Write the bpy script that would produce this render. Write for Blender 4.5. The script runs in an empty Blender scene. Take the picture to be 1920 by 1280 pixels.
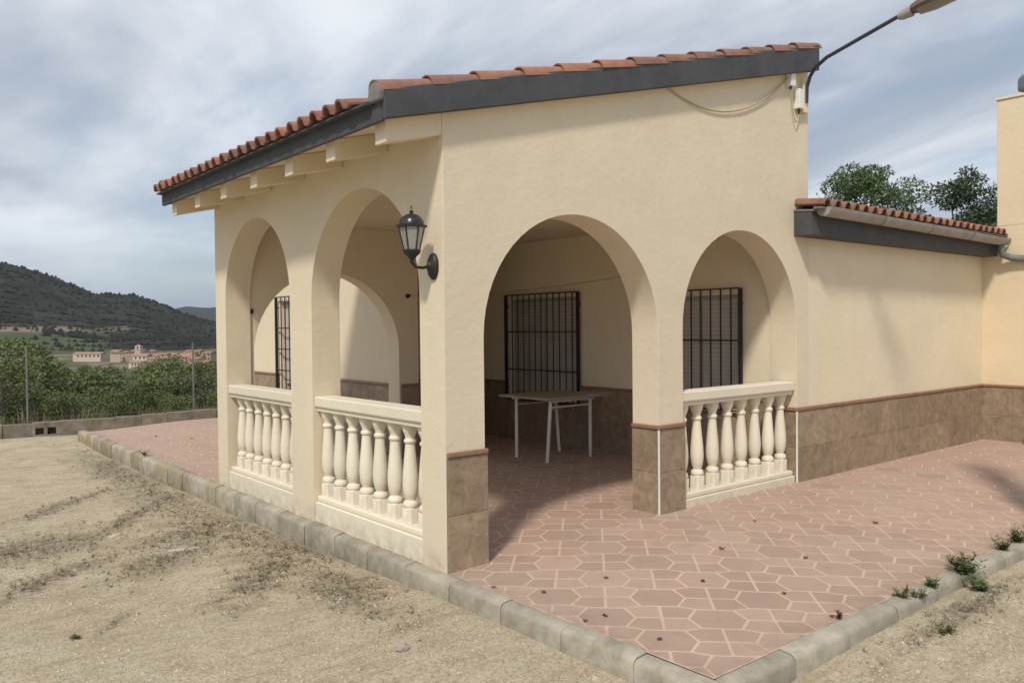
import bpy, bmesh, math, random
import numpy as np
from mathutils import Vector, Matrix, noise
random.seed(7); rng = np.random.default_rng(7)
sc = bpy.context.scene
COL = sc.collection
R = math.radians

# ------------------------------------------------------------------ camera
CAM = Vector((-2.928, -4.223, 1.55))
cam_d = bpy.data.cameras.new('camera'); cam = bpy.data.objects.new('camera', cam_d); COL.objects.link(cam)
cam_d.sensor_width = 36; cam_d.lens = 1535.87/1920*36; cam_d.clip_end = 20000; cam_d.clip_start = .05
yaw, pit, rol = R(50.556), R(-1.10), R(-0.58)
Fw = Vector((math.cos(yaw)*math.cos(pit), math.sin(yaw)*math.cos(pit), math.sin(pit)))
Rt = Vector((math.sin(yaw), -math.cos(yaw), 0)); Up = Rt.cross(Fw)
Rt2 = Rt*math.cos(rol)+Up*math.sin(rol); Up2 = -Rt*math.sin(rol)+Up*math.cos(rol)
M = Matrix((Rt2, Up2, -Fw)).transposed().to_4x4(); M.translation = CAM
cam.matrix_world = M
sc.camera = cam

# ------------------------------------------------------------------ sky, sun, exposure
SUN = Vector((.704, .465, -1.0)).normalized()          # direction the light travels
w = bpy.data.worlds.new('World'); sc.world = w; w.use_nodes = True
nt = w.node_tree; N = nt.nodes; Lk = nt.links; N.clear()
out = N.new('ShaderNodeOutputWorld'); bg = N.new('ShaderNodeBackground'); bg.inputs[1].default_value = .1
sky = N.new('ShaderNodeTexSky'); sky.sky_type = 'NISHITA'; sky.sun_disc = False
sky.sun_elevation = math.asin(-SUN.z); sky.sun_rotation = math.atan2(-SUN.x, -SUN.y)
sky.air_density = 1.0; sky.dust_density = .4
tc = N.new('ShaderNodeTexCoord'); sep = N.new('ShaderNodeSeparateXYZ'); Lk.new(tc.outputs['Generated'], sep.inputs[0])
def wm(op, a, b=None, c=None):
    n = N.new('ShaderNodeMath'); n.operation = op
    for i, v in enumerate((a, b, c)):
        if v is None: continue
        if isinstance(v, (int, float)): n.inputs[i].default_value = v
        else: Lk.new(v, n.inputs[i])
    return n.outputs[0]
zz = wm('ADD', wm('MAXIMUM', sep.outputs[2], 0.0), .16)
cb = N.new('ShaderNodeCombineXYZ'); Lk.new(wm('DIVIDE', sep.outputs[0], zz), cb.inputs[0]); Lk.new(wm('DIVIDE', sep.outputs[1], zz), cb.inputs[1])
def wnoise(scale, detail, rough, stretch, rot, off):
    mp = N.new('ShaderNodeMapping'); mp.inputs['Rotation'].default_value = (0, 0, rot); mp.inputs['Scale'].default_value = stretch; mp.inputs['Location'].default_value = off
    Lk.new(cb.outputs[0], mp.inputs[0]); n = N.new('ShaderNodeTexNoise'); n.inputs['Scale'].default_value = scale
    n.inputs['Detail'].default_value = detail; n.inputs['Roughness'].default_value = rough; n.inputs['Distortion'].default_value = .35
    Lk.new(mp.outputs[0], n.inputs[0]); return n.outputs[0]
def wramp(fac, a, b, ca=(0, 0, 0, 1), cbb=(1, 1, 1, 1)):
    r = N.new('ShaderNodeValToRGB'); r.color_ramp.elements[0].position = a; r.color_ramp.elements[1].position = b
    r.color_ramp.elements[0].color = ca; r.color_ramp.elements[1].color = cbb; r.color_ramp.interpolation = 'EASE'; Lk.new(fac, r.inputs[0]); return r.outputs[0]
n1 = wnoise(.80, 7, .52, (1, .5, 1), R(-28), (41.2, 6.6, 0))
n2 = wnoise(2.4, 6, .6, (1, .35, 1), R(-24), (1.3, 2.2, 0))
cov = wramp(wm('ADD', wm('MULTIPLY', n1, .78), wm('MULTIPLY', n2, .22)), .36, .54)
fac = wm('MULTIPLY', wm('ADD', wm('MULTIPLY', cov, .74), .22), wm('MINIMUM', wm('ADD', wm('MULTIPLY', sep.outputs[2], 2.2), .66), 1.0))
ccol = wramp(wnoise(1.1, 6, .55, (1, .5, 1), R(-30), (11.22, 24.72, 0)), .34, .66, (4.2, 4.8, 5.8, 1), (9.0, 9.4, 9.9, 1))
mx = N.new('ShaderNodeMix'); mx.data_type = 'RGBA'; Lk.new(fac, mx.inputs[0]); Lk.new(sky.outputs[0], mx.inputs[6]); Lk.new(ccol, mx.inputs[7])
hz = N.new('ShaderNodeMix'); hz.data_type = 'RGBA'; hz.inputs[7].default_value = (3.5, 4.35, 5.35, 1)      # bluish layer low over the horizon
Lk.new(wramp(sep.outputs[2], .0, .13, (.8, .8, .8, 1), (0, 0, 0, 1)), hz.inputs[0]); Lk.new(mx.outputs[2], hz.inputs[6])
Lk.new(hz.outputs[2], bg.inputs[0]); Lk.new(bg.outputs[0], out.inputs[0])
sl = bpy.data.lights.new('sun', 'SUN'); sl.energy = 3.0; sl.angle = R(6.0); sl.color = (1, .93, .82)
sun = bpy.data.objects.new('sun', sl); COL.objects.link(sun); sun.rotation_euler = SUN.to_track_quat('-Z', 'Y').to_euler(); sun.location = (-8, -6, 12)
vs = sc.view_settings; vs.view_transform = 'Standard'; vs.look = 'None'; vs.exposure = 0.0; vs.gamma = 1; vs.use_curve_mapping = False
sc.render.engine = 'CYCLES'; sc.cycles.max_bounces = 8; sc.cycles.diffuse_bounces = 4; sc.cycles.transparent_max_bounces = 8

# ------------------------------------------------------------------ helpers
def link(o, parent=None):
    COL.objects.link(o)
    if parent: o.parent = parent
    return o
def tag(o, label=None, cat=None, group=None, kind=None):
    if label: o['label'] = label
    if cat: o['category'] = cat
    if group: o['group'] = group
    if kind: o['kind'] = kind
    return o
def empty(name, loc=(0, 0, 0), rz=0):
    o = bpy.data.objects.new(name, None); o.empty_display_size = .1; o.location = loc; o.rotation_euler = (0, 0, rz); return link(o)
def mesh(name, V, Fc, m, smooth=False):
    me = bpy.data.meshes.new(name); me.from_pydata([tuple(v) for v in V], [], Fc); me.materials.append(m)
    if smooth: me.polygons.foreach_set('use_smooth', [True]*len(me.polygons))
    me.update(); return me
def obj(name, me, parent=None, loc=None, rot=None):
    o = bpy.data.objects.new(name, me); link(o, parent)
    if loc is not None: o.location = loc
    if rot is not None: o.rotation_euler = rot
    return o
class MB:
    def __init__(s): s.V = []; s.F = []
    def add(s, V, Fc):
        n = len(s.V); s.V += [tuple(v) for v in V]; s.F += [tuple(i+n for i in f) for f in Fc]; return s
    def box(s, x0, x1, y0, y1, z0, z1):
        V = [(x, y, z) for z in (z0, z1) for y in (y0, y1) for x in (x0, x1)]
        return s.add(V, [(0, 2, 3, 1), (4, 5, 7, 6), (0, 1, 5, 4), (2, 6, 7, 3), (0, 4, 6, 2), (1, 3, 7, 5)])
    def prism(s, poly, axis, a, b):
        """poly of 2D points extruded along axis from a to b"""
        def P(p, t): return {'x': (t, p[0], p[1]), 'y': (p[0], t, p[1]), 'z': (p[0], p[1], t)}[axis]
        n = len(poly); V = [P(p, a) for p in poly]+[P(p, b) for p in poly]
        Fc = [tuple(range(n)), tuple(reversed(range(n, 2*n)))]+[(i, i+n, (i+1) % n+n, (i+1) % n) for i in range(n)]
        return s.add(V, Fc)
    def tube(s, pts, r, seg=8, cap=True):
        pts = [Vector(p) for p in pts]; rr = r if isinstance(r, (list, tuple)) else [r]*len(pts); V = []; Fc = []
        ref = Vector((.31, .17, .93))
        for i, p in enumerate(pts):
            d = (pts[min(i+1, len(pts)-1)]-pts[max(i-1, 0)]).normalized()
            a = d.cross(ref)
            if a.length < .05: a = d.cross(Vector((1, 0, 0)))
            a.normalize(); b = d.cross(a)
            for k in range(seg):
                t = 2*math.pi*k/seg; V.append(p+(a*math.cos(t)+b*math.sin(t))*rr[i])
        for i in range(len(pts)-1):
            for k in range(seg):
                k2 = (k+1) % seg; Fc.append((i*seg+k, i*seg+k2, (i+1)*seg+k2, (i+1)*seg+k))
        if cap: Fc += [tuple(reversed(range(seg))), tuple(range((len(pts)-1)*seg, len(pts)*seg))]
        return s.add(V, Fc)
    def lathe(s, prof, seg=16, c=(0, 0, 0), rot=0, sq=None):
        V = []; Fc = []
        for i, (r, z) in enumerate(prof):
            for k in range(seg):
                t = 2*math.pi*(k+.5*0)/seg+rot; x, y = math.cos(t), math.sin(t)
                if sq and sq[i] > 0:
                    m_ = 1/max(abs(x), abs(y)); m_ = 1+(min(m_, 1.36)-1)*sq[i]; x *= m_; y *= m_
                V.append((c[0]+r*x, c[1]+r*y, c[2]+z))
        for i in range(len(prof)-1):
            for k in range(seg):
                k2 = (k+1) % seg; Fc.append((i*seg+k, i*seg+k2, (i+1)*seg+k2, (i+1)*seg+k))
        Fc += [tuple(reversed(range(seg))), tuple(range((len(prof)-1)*seg, len(prof)*seg))]
        return s.add(V, Fc)
    def mesh(s, name, m, smooth=False): return mesh(name, s.V, s.F, m, smooth)
    def build(s, name, m, parent=None, smooth=False, bevel=0, seg=2, loc=None):
        o = obj(name, s.mesh(name, m, smooth), parent, loc)
        if bevel:
            b = o.modifiers.new('bevel', 'BEVEL'); b.width = bevel; b.segments = seg; b.limit_method = 'ANGLE'; b.angle_limit = R(40)
        return o
def autosmooth(o, ang=35):
    me = o.data; me.polygons.foreach_set('use_smooth', [True]*len(me.polygons)); me.set_sharp_from_angle(angle=R(ang))
    return o
def S(t): t = min(1, max(0, t)); return t*t*(3-2*t)

# ------------------------------------------------------------------ materials
def new_mat(name):
    m = bpy.data.materials.new(name); m.use_nodes = True; n = m.node_tree.nodes; n.clear()
    o = n.new('ShaderNodeOutputMaterial'); p = n.new('ShaderNodeBsdfPrincipled'); m.node_tree.links.new(p.outputs[0], o.inputs[0])
    return m, m.node_tree, p
class G:
    """tiny node graph helper"""
    def __init__(s, t): s.t = t; s.n = t.nodes; s.l = t.links
    def pos(s): return s.n.new('ShaderNodeNewGeometry').outputs['Position']
    def mapped(s, scale=(1, 1, 1), rot=(0, 0, 0), loc=(0, 0, 0)):
        m = s.n.new('ShaderNodeMapping'); m.inputs['Scale'].default_value = scale; m.inputs['Rotation'].default_value = rot; m.inputs['Location'].default_value = loc
        s.l.new(s.pos(), m.inputs[0]); return m.outputs[0]
    def noise(s, scale, detail=6, rough=.6, vec=None, dist=0):
        n = s.n.new('ShaderNodeTexNoise'); n.inputs['Scale'].default_value = scale; n.inputs['Detail'].default_value = detail
        n.inputs['Roughness'].default_value = rough; n.inputs['Distortion'].default_value = dist; s.l.new(vec or s.pos(), n.inputs[0]); return n.outputs[0]
    def voro(s, scale, vec=None, out='Distance', feature='F1'):
        n = s.n.new('ShaderNodeTexVoronoi'); n.feature = feature; n.inputs['Scale'].default_value = scale; s.l.new(vec or s.pos(), n.inputs[0]); return n.outputs[out]
    def ramp(s, f, stops):
        r = s.n.new('ShaderNodeValToRGB'); e = r.color_ramp.elements
        while len(e) < len(stops): e.new(.5)
        for i, (p, c) in enumerate(stops):
            e[i].position = p; e[i].color = (c, c, c, 1) if isinstance(c, (int, float)) else (*c, 1)
        s.l.new(f, r.inputs[0]); return r.outputs[0]
    def mix(s, f, a, b, mode='MIX'):
        m = s.n.new('ShaderNodeMix'); m.data_type = 'RGBA'; m.blend_type = mode
        for i, v in ((0, f), (6, a), (7, b)):
            if isinstance(v, (int, float)): m.inputs[i].default_value = v
            elif isinstance(v, (tuple, list)): m.inputs[i].default_value = (*v, 1)
            else: s.l.new(v, m.inputs[i])
        return m.outputs[2]
    def math(s, op, a, b=0.0):
        n = s.n.new('ShaderNodeMath'); n.operation = op
        for i, v in enumerate((a, b)):
            if isinstance(v, (int, float)): n.inputs[i].default_value = v
            else: s.l.new(v, n.inputs[i])
        return n.outputs[0]
    def sep(s, v):
        n = s.n.new('ShaderNodeSeparateXYZ'); s.l.new(v, n.inputs[0]); return n.outputs
    def rand(s): return s.n.new('ShaderNodeObjectInfo').outputs['Random']
    def hsv(s, c, h=.5, sa=1, v=1):
        n = s.n.new('ShaderNodeHueSaturation')
        for k, x in (('Hue', h), ('Saturation', sa), ('Value', v)):
            if isinstance(x, (int, float)): n.inputs[k].default_value = x
            else: s.l.new(x, n.inputs[k])
        s.l.new(c, n.inputs['Color']) if not isinstance(c, tuple) else setattr(n.inputs['Color'], 'default_value', (*c, 1)); return n.outputs[0]
    def maprange(s, v, a, b, c, d):
        n = s.n.new('ShaderNodeMapRange'); n.inputs[1].default_value = a; n.inputs[2].default_value = b; n.inputs[3].default_value = c; n.inputs[4].default_value = d
        s.l.new(v, n.inputs[0]); return n.outputs[0]
    def bump(s, p, h, strength=.3, dist=.01, prev=None):
        b = s.n.new('ShaderNodeBump'); b.inputs['Strength'].default_value = strength; b.inputs['Distance'].default_value = dist
        s.l.new(h, b.inputs['Height'])
        if prev: s.l.new(prev, b.inputs['Normal'])
        s.l.new(b.outputs[0], p.inputs['Normal']); return b.outputs[0]
def simple(name, col, rough=.7, var=.15, scale=6, bump=.15, metal=0, bscale=60, rnd=0, bdist=.004):
    m, t, p = new_mat(name); g = G(t)
    f = g.noise(scale, 6, .65)
    c = g.mix(g.ramp(f, [(.3, 0.0), (.7, 1.0)]), tuple(x*(1-var) for x in col), tuple(min(1, x*(1+var)) for x in col))
    if rnd: c = g.hsv(c, v=g.maprange(g.rand(), 0, 1, 1-rnd, 1+rnd))
    t.links.new(c, p.inputs['Base Color']); p.inputs['Roughness'].default_value = rough; p.inputs['Metallic'].default_value = metal
    if bump: g.bump(p, g.noise(bscale, 4, .6), bump, bdist)
    return m
def stucco(name, col):
    m, t, p = new_mat(name); g = G(t)
    a = g.noise(.9, 5, .6); b = g.noise(7, 6, .65)
    c = g.mix(g.ramp(a, [(.3, 0.0), (.7, 1.0)]), tuple(x*.93 for x in col), tuple(min(1, x*1.04) for x in col))
    c = g.mix(g.math('MULTIPLY', g.ramp(b, [(.42, 0.0), (.75, 1.0)]), .25), c, tuple(x*.84 for x in (col[0], col[1], col[2]*.96)))
    # rain streaks
    st = g.noise(1.0, 5, .6, g.mapped((9, 9, .5)))
    c = g.mix(g.math('MULTIPLY', g.ramp(st, [(.56, 0.0), (.8, 1.0)]), .14), c, (col[0]*.74, col[1]*.70, col[2]*.64))
    # splash dirt with its own ragged edge near the foot of the walls
    z = g.sep(g.pos())[2]
    d = g.math('MULTIPLY', g.ramp(z, [(.0, 1.0), (.16, 0.0)]), g.ramp(g.noise(9, 6, .7), [(.38, 0.0), (.62, 1.0)]))
    c = g.mix(g.math('MULTIPLY', d, .55), c, (.30, .25, .17))
    cr = g.voro(.8, g.mix(.12, g.pos(), g.n.new('ShaderNodeTexNoise').outputs[1]), 'Distance', 'DISTANCE_TO_EDGE')
    hair = g.math('MULTIPLY', g.maprange(cr, 0, .0022, 1, 0), g.ramp(g.noise(1.3, 3, .5), [(.56, 0.0), (.62, 1.0)]))
    c = g.mix(g.math('MULTIPLY', hair, .35), c, (col[0]*.55, col[1]*.5, col[2]*.45))
    c = g.hsv(c, v=g.maprange(g.rand(), 0, 1, .95, 1.03))
    t.links.new(c, p.inputs['Base Color']); p.inputs['Roughness'].default_value = .88
    nb = g.bump(p, g.noise(2.6, 4, .5), .3, .025)
    nb = g.bump(p, g.noise(13, 5, .55, g.mapped((1, 1, 1.6)), .6), .35, .008, nb)
    g.bump(p, g.noise(85, 4, .6), .35, .003, nb)
    return m
CREAM = (.745, .648, .482)
M_wall = stucco('cream_stucco', CREAM)
M_annex = stucco('ochre_stucco', (.745, .62, .43))
M_white = stucco('white_cast_stone', (.745, .68, .545))
M_dark = simple('charcoal_paint', (.062, .064, .072), .75, .22, 5, .3, bscale=35)
M_ceil = simple('ceiling_plaster', (.70, .60, .45), .9, .06, 2, .1)
M_metal = simple('black_iron', (.012, .011, .011), .5, .2, 20, .1)
M_grey = simple('grey_mortar', (.19, .18, .17), .9, .2, 12, .4)
M_gutter = simple('grey_zinc', (.31, .285, .265), .6, .2, 5, .15)
M_cowl = simple('green_grey_cowl', (.15, .175, .165), .6, .2, 8, .1)
M_plastic = simple('white_plastic', (.78, .77, .73), .45, .04, 10, .03)
M_cable = simple('cream_cable', (.45, .38, .26), .6, .05, 10, 0)
M_steel = simple('galvanised_steel', (.24, .245, .25), .45, .15, 15, .05, metal=.6)
M_lampdark = simple('lamp_arm_paint', (.035, .042, .06), .5, .15, 10, .05)
M_tabletop = simple('table_plastic', (.34, .29, .23), .6, .15, 10, .05)
M_tableleg = simple('table_white_metal', (.75, .71, .64), .45, .06, 10, .03)
M_frame = simple('window_aluminium', (.36, .33, .29), .5, .08, 6, .03)
M_shutter = simple('shutter_slats', (.52, .48, .43), .6, .08, 6, .05)
M_trimbrown = simple('terracotta_trim', (.27, .155, .095), .5, .2, 15, .15)
M_strip = simple('white_corner_profile', (.80, .77, .70), .4, .05, 10, .03)
M_wood = simple('bark', (.11, .085, .065), .95, .3, 14, .5, bscale=30, bdist=.02)
M_twig = simple('dry_leaf', (.10, .06, .035), .9, .35, 30, .2, rnd=.3)
M_stone = simple('pink_stone', (.36, .28, .25), .9, .2, 25, .5)
M_pebble = simple('white_pebble', (.72, .70, .66), .8, .1, 20, .3)

def tile_mat():
    m, t, p = new_mat('brown_ceramic_tile'); g = G(t)
    n = g.noise(9, 9, .72, dist=.8); v = g.noise(26, 6, .7, dist=1.5)
    c = g.ramp(n, [(.25, (.155, .110, .070)), (.5, (.285, .208, .138)), (.75, (.42, .325, .23))])
    c = g.mix(g.math('MULTIPLY', g.ramp(v, [(.54, 0.0), (.64, 1.0)]), .45), c, (.40, .33, .25))
    c = g.hsv(c, v=g.maprange(g.rand(), 0, 1, .88, 1.12))
    t.links.new(c, p.inputs['Base Color']); p.inputs['Roughness'].default_value = .5
    g.bump(p, n, .15, .006); return m
M_tile = tile_mat()
def roof_mat():
    m, t, p = new_mat('terracotta_roof_tile'); g = G(t)
    n = g.noise(6, 8, .7); l = g.noise(24, 6, .75)
    c = g.ramp(n, [(.28, (.18, .078, .052)), (.55, (.30, .138, .092)), (.78, (.39, .215, .15))])
    c = g.mix(g.math('MULTIPLY', g.ramp(l, [(.58, 0.0), (.70, 1.0)]), .55), c, (.13, .10, .08))
    c = g.hsv(c, v=g.maprange(g.rand(), 0, 1, .74, 1.2), sa=g.maprange(g.rand(), 0, 1, .85, 1.1))
    t.links.new(c, p.inputs['Base Color']); p.inputs['Roughness'].default_value = .85; g.bump(p, l, .3, .006); return m
M_roof = roof_mat()
def pave_mat(name, a, b):
    m, t, p = new_mat(name); g = G(t)
    n = g.noise(2.2, 7, .7); f = g.noise(130, 5, .7); s = g.noise(.7, 5, .6)
    c = g.mix(g.ramp(n, [(.3, 0.0), (.7, 1.0)]), a, b)
    c = g.mix(g.math('MULTIPLY', g.ramp(f, [(.45, 0.0), (.75, 1.0)]), .4), c, tuple(x*.62 for x in a))
    c = g.mix(g.math('MULTIPLY', g.ramp(s, [(.45, 0.0), (.75, 1.0)]), .4), c, (.42, .34, .27))
    c = g.mix(g.math('MULTIPLY', g.ramp(g.noise(5.5, 7, .75), [(.56, 0.0), (.74, 1.0)]), .45), c, (.21, .145, .11))
    xyz = g.sep(g.pos())
    edge = g.math('MAXIMUM', g.maprange(xyz[0], .0, .22, 1, 0), g.maprange(xyz[1], -2.03, -1.8, 1, 0))
    c = g.mix(g.math('MULTIPLY', g.math('MULTIPLY', edge, g.ramp(g.noise(7, 7, .75), [(.42, 0.0), (.62, 1.0)])), .6), c, (.24, .185, .125))
    c = g.hsv(c, v=g.maprange(g.rand(), 0, 1, .90, 1.09))
    t.links.new(c, p.inputs['Base Color']); p.inputs['Roughness'].default_value = .8; g.bump(p, f, .25, .003); return m
M_pave = pave_mat('dusty_pink_paving', (.38, .258, .198), (.44, .308, .243))
M_joint = pave_mat('pale_pink_joint', (.58, .415, .32), (.64, .475, .375))
def kerb_mat():
    m, t, p = new_mat('weathered_concrete'); g = G(t)
    n = g.noise(5, 8, .7); l = g.noise(2.3, 7, .7)
    c = g.ramp(n, [(.3, (.235, .21, .16)), (.55, (.385, .345, .275)), (.8, (.50, .455, .37))])
    c = g.mix(g.math('MULTIPLY', g.ramp(l, [(.52, 0.0), (.66, 1.0)]), .55), c, (.13, .128, .055))
    xyz = g.sep(g.pos())
    ylw = g.math('MULTIPLY', g.ramp(g.noise(1.9, 6, .7), [(.44, 0.0), (.6, 1.0)]), g.math('MULTIPLY', g.maprange(xyz[1], 3.2, 4.6, 0, 1), .7))
    c = g.mix(ylw, c, (.30, .21, .085))
    soil = g.math('MULTIPLY', g.maprange(xyz[2], -.22, -.03, 1, 0), g.ramp(g.noise(14, 6, .7), [(.36, 0.0), (.6, 1.0)]))
    c = g.mix(g.math('MULTIPLY', soil, .8), c, (.12, .095, .06))
    c = g.hsv(c, v=g.maprange(g.rand(), 0, 1, .86, 1.1))
    t.links.new(c, p.inputs['Base Color']); p.inputs['Roughness'].default_value = .92
    g.bump(p, g.noise(45, 6, .75), .6, .006); return m
M_kerb = kerb_mat()
M_block = simple('old_concrete_block', (.20, .17, .135), .95, .45, 5, .5, rnd=.12, bscale=40)
# where litter darkens the forecourt (world x, y, half lengths, turn)
PATCH = [(-.55, 2.9, .55, .28, 35), (-1.05, 2.15, .55, .16, 40), (-1.85, 2.15, .6, .10, 40), (-.25, 1.95, .30, .7, 0), (-1.7, 3.3, .5, .3, 30),
         (-.95, 3.75, .75, .08, 52), (-.35, 4.2, .3, 1.0, 0), (-2.4, 2.9, .5, .35, 30), (-.28, 6.5, .25, 1.5, 0), (-1.2, 5.0, .6, .1, 45), (-1.75, .85, .16, .03, 55),
         (-.65, 1.25, .5, .14, 50), (2.0, -2.30, .7, .06, 0), (-.42, .55, .2, .5, 0)]
PW = [math.sqrt(p[2]*p[3])*(.25 if p[2] < .2 else 1) for p in PATCH]
def ground_mat():
    m, t, p = new_mat('dusty_ground'); g = G(t)
    a = g.noise(.55, 6, .65); b = g.noise(4.2, 8, .72); f = g.noise(48, 8, .85); v = g.voro(95); st = g.noise(1.0, 8, .75, g.mapped((1.6, 11, 1), (0, 0, R(-42))))
    c = g.ramp(b, [(.28, (.33, .268, .170)), (.5, (.485, .410, .285)), (.72, (.59, .515, .38))])
    c = g.mix(g.math('MULTIPLY', g.ramp(a, [(.42, 0.0), (.68, 1.0)]), .5), c, (.40, .33, .23))
    c = g.mix(g.math('MULTIPLY', g.ramp(g.noise(1.6, 7, .7, g.mapped((1, 1, 1), loc=(7, 3, 0))), [(.5, 0.0), (.7, 1.0)]), .55), c, (.50, .44, .325))
    c = g.mix(g.math('MULTIPLY', g.ramp(f, [(.50, 0.0), (.60, 1.0)]), .72), c, (.18, .14, .095))
    c = g.mix(g.math('MULTIPLY', g.ramp(f, [(.36, 1.0), (.46, 0.0)]), .7), c, (.66, .59, .46))
    c = g.mix(g.math('MULTIPLY', g.ramp(st, [(.50, 0.0), (.66, 1.0)]), .55), c, (.28, .215, .125))
    c = g.mix(g.math('MULTIPLY', g.ramp(st, [(.30, 1.0), (.44, 0.0)]), .55), c, (.56, .49, .37))
    xyz = g.sep(g.pos()); tot = None
    warp = g.noise(3.2, 6, .7)
    for (px, py, la, lb, an) in PATCH:
        mp = g.n.new('ShaderNodeMapping'); mp.vector_type = 'TEXTURE'
        mp.inputs['Location'].default_value = (px, py, 0); mp.inputs['Rotation'].default_value = (0, 0, R(an)); mp.inputs['Scale'].default_value = (la*1.5, lb*1.5, 50)
        g.l.new(g.pos(), mp.inputs[0]); ln = g.n.new('ShaderNodeVectorMath'); ln.operation = 'LENGTH'; g.l.new(mp.outputs[0], ln.inputs[0])
        k = g.maprange(g.math('ADD', ln.outputs['Value'], g.math('MULTIPLY', g.math('SUBTRACT', warp, .5), 3.4)), .1, 1.25, 1, 0)
        tot = k if tot is None else g.math('MAXIMUM', tot, k)
    lit = g.math('MULTIPLY', tot, g.ramp(g.noise(17, 7, .75), [(.33, .15), (.6, 1.0)]))
    c = g.mix(g.math('MULTIPLY', lit, .75), c, (.125, .097, .072))
    # land beyond the boundary wall: scrub soil, then fields
    far = g.ramp(g.maprange(xyz[1], 11.0, 16.0, 0, 1), [(0, 0.0), (1, 1.0)])
    fc = g.ramp(g.noise(.02, 8, .7), [(.36, (.055, .075, .03)), (.5, (.10, .10, .05)), (.62, (.24, .19, .12))])
    c = g.mix(far, c, fc)
    t.links.new(c, p.inputs['Base Color']); p.inputs['Roughness'].default_value = .95; p.inputs['Specular IOR Level'].default_value = .2
    nb = g.bump(p, b, .35, .04)
    nb = g.bump(p, f, .6, .012, nb); g.bump(p, v, .35, .008, nb); return m
M_ground = ground_mat()
def leaf_mat(name, a, b, rough=.6):
    m, t, p = new_mat(name); g = G(t)
    c = g.mix(g.ramp(g.noise(2.3, 6, .8), [(.32, 0.0), (.68, 1.0)]), a, b)
    c = g.hsv(c, v=g.maprange(g.rand(), 0, 1, .8, 1.2), h=g.maprange(g.rand(), 0, 1, .485, .512))
    t.links.new(c, p.inputs['Base Color']); p.inputs['Roughness'].default_value = rough
    p.inputs['Transmission Weight'].default_value = 0
    return m
M_leaf = [leaf_mat('scrub_leaf', (.058, .088, .02), (.135, .170, .046)), leaf_mat('almond_leaf', (.072, .112, .026), (.17, .20, .062)),
          leaf_mat('olive_leaf', (.050, .066, .026), (.125, .138, .062))]
M_pine = leaf_mat('pine_needle', (.04, .078, .022), (.115, .16, .058))
M_pine2 = leaf_mat('dark_pine_needle', (.030, .055, .025), (.075, .11, .05))
M_weed = leaf_mat('weed_leaf', (.05, .085, .02), (.12, .15, .05))
M_straw = leaf_mat('dry_grass', (.16, .14, .06), (.26, .22, .11))
def hill_mat():
    m, t, p = new_mat('scrub_hillside'); g = G(t)
    n = g.noise(.02, 9, .75); k = g.noise(.09, 6, .7)
    c = g.ramp(n, [(.3, (.017, .018, .015)), (.5, (.029, .029, .024)), (.66, (.066, .059, .048))])
    c = g.mix(g.math('MULTIPLY', g.ramp(k, [(.45, 0.0), (.7, 1.0)]), .6), c, (.022, .030, .022))
    # terraces and a field cut into the lower slope west of the village
    xyz = g.sep(g.pos()); az = R(77.2)
    side = g.math('ADD', g.math('MULTIPLY', g.math('ADD', xyz[0], 2.93), -math.sin(az)), g.math('MULTIPLY', g.math('ADD', xyz[1], 4.22), math.cos(az)))
    left = g.maprange(g.math('ADD', side, g.math('MULTIPLY', g.math('SUBTRACT', g.noise(.012, 4, .6), .5), 220)), -20, 20, 0, 1)
    zz = g.math('ADD', xyz[2], g.math('MULTIPLY', g.math('SUBTRACT', g.noise(.015, 5, .6), .5), 7))
    band = g.ramp(g.maprange(zz, -22, 14, 0, 1), [(0.0, (.085, .095, .045)), (.28, (.085, .11, .05)), (.50, (.07, .10, .04)), (.60, (.09, .095, .05)), (.66, (.25, .185, .15)), (.76, (.21, .16, .12)), (.80, (.05, .05, .04)), (1.0, (.035, .036, .03))])
    c = g.mix(g.math('MULTIPLY', left, g.maprange(zz, 7, 10, .9, 0)), c, band)
    t.links.new(c, p.inputs['Base Color']); p.inputs['Roughness'].default_value = 1; p.inputs['Specular IOR Level'].default_value = .1; return m
M_hill = hill_mat()
M_wood_far = simple('distant_wood', (.020, .025, .018), 1, .35, .05, 0)
M_field = [simple('pale_terrace', (.30, .235, .17), .95, .25, .05, 0), simple('green_field', (.085, .115, .045), .95, .3, .05, 0)]
M_vwall = [simple('village_wall_white', (.52, .45, .37), .9, .1, .2, 0, rnd=.15), simple('village_wall_pink', (.46, .34, .27), .9, .1, .2, 0, rnd=.12), simple('village_wall_tan', (.42, .34, .25), .9, .1, .2, 0, rnd=.12)]
M_vroof = simple('village_roof', (.30, .17, .12), .9, .2, .3, 0, rnd=.2)
M_vwin = simple('village_window', (.05, .045, .04), .6, .1, 1, 0)
def glass_mat(name, col, rough=.12):
    m, t, p = new_mat(name); p.inputs['Base Color'].default_value = (*col, 1); p.inputs['Roughness'].default_value = rough; p.inputs['IOR'].default_value = 1.5; return m
M_pane = glass_mat('window_pane', (.10, .095, .09), .1)
def clear_glass():
    m, t, p = new_mat('lantern_glass'); p.inputs['Base Color'].default_value = (.75, .74, .70, 1); p.inputs['Roughness'].default_value = .25; p.inputs['Transmission Weight'].default_value = .75; return m
M_lglass = clear_glass()

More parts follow.
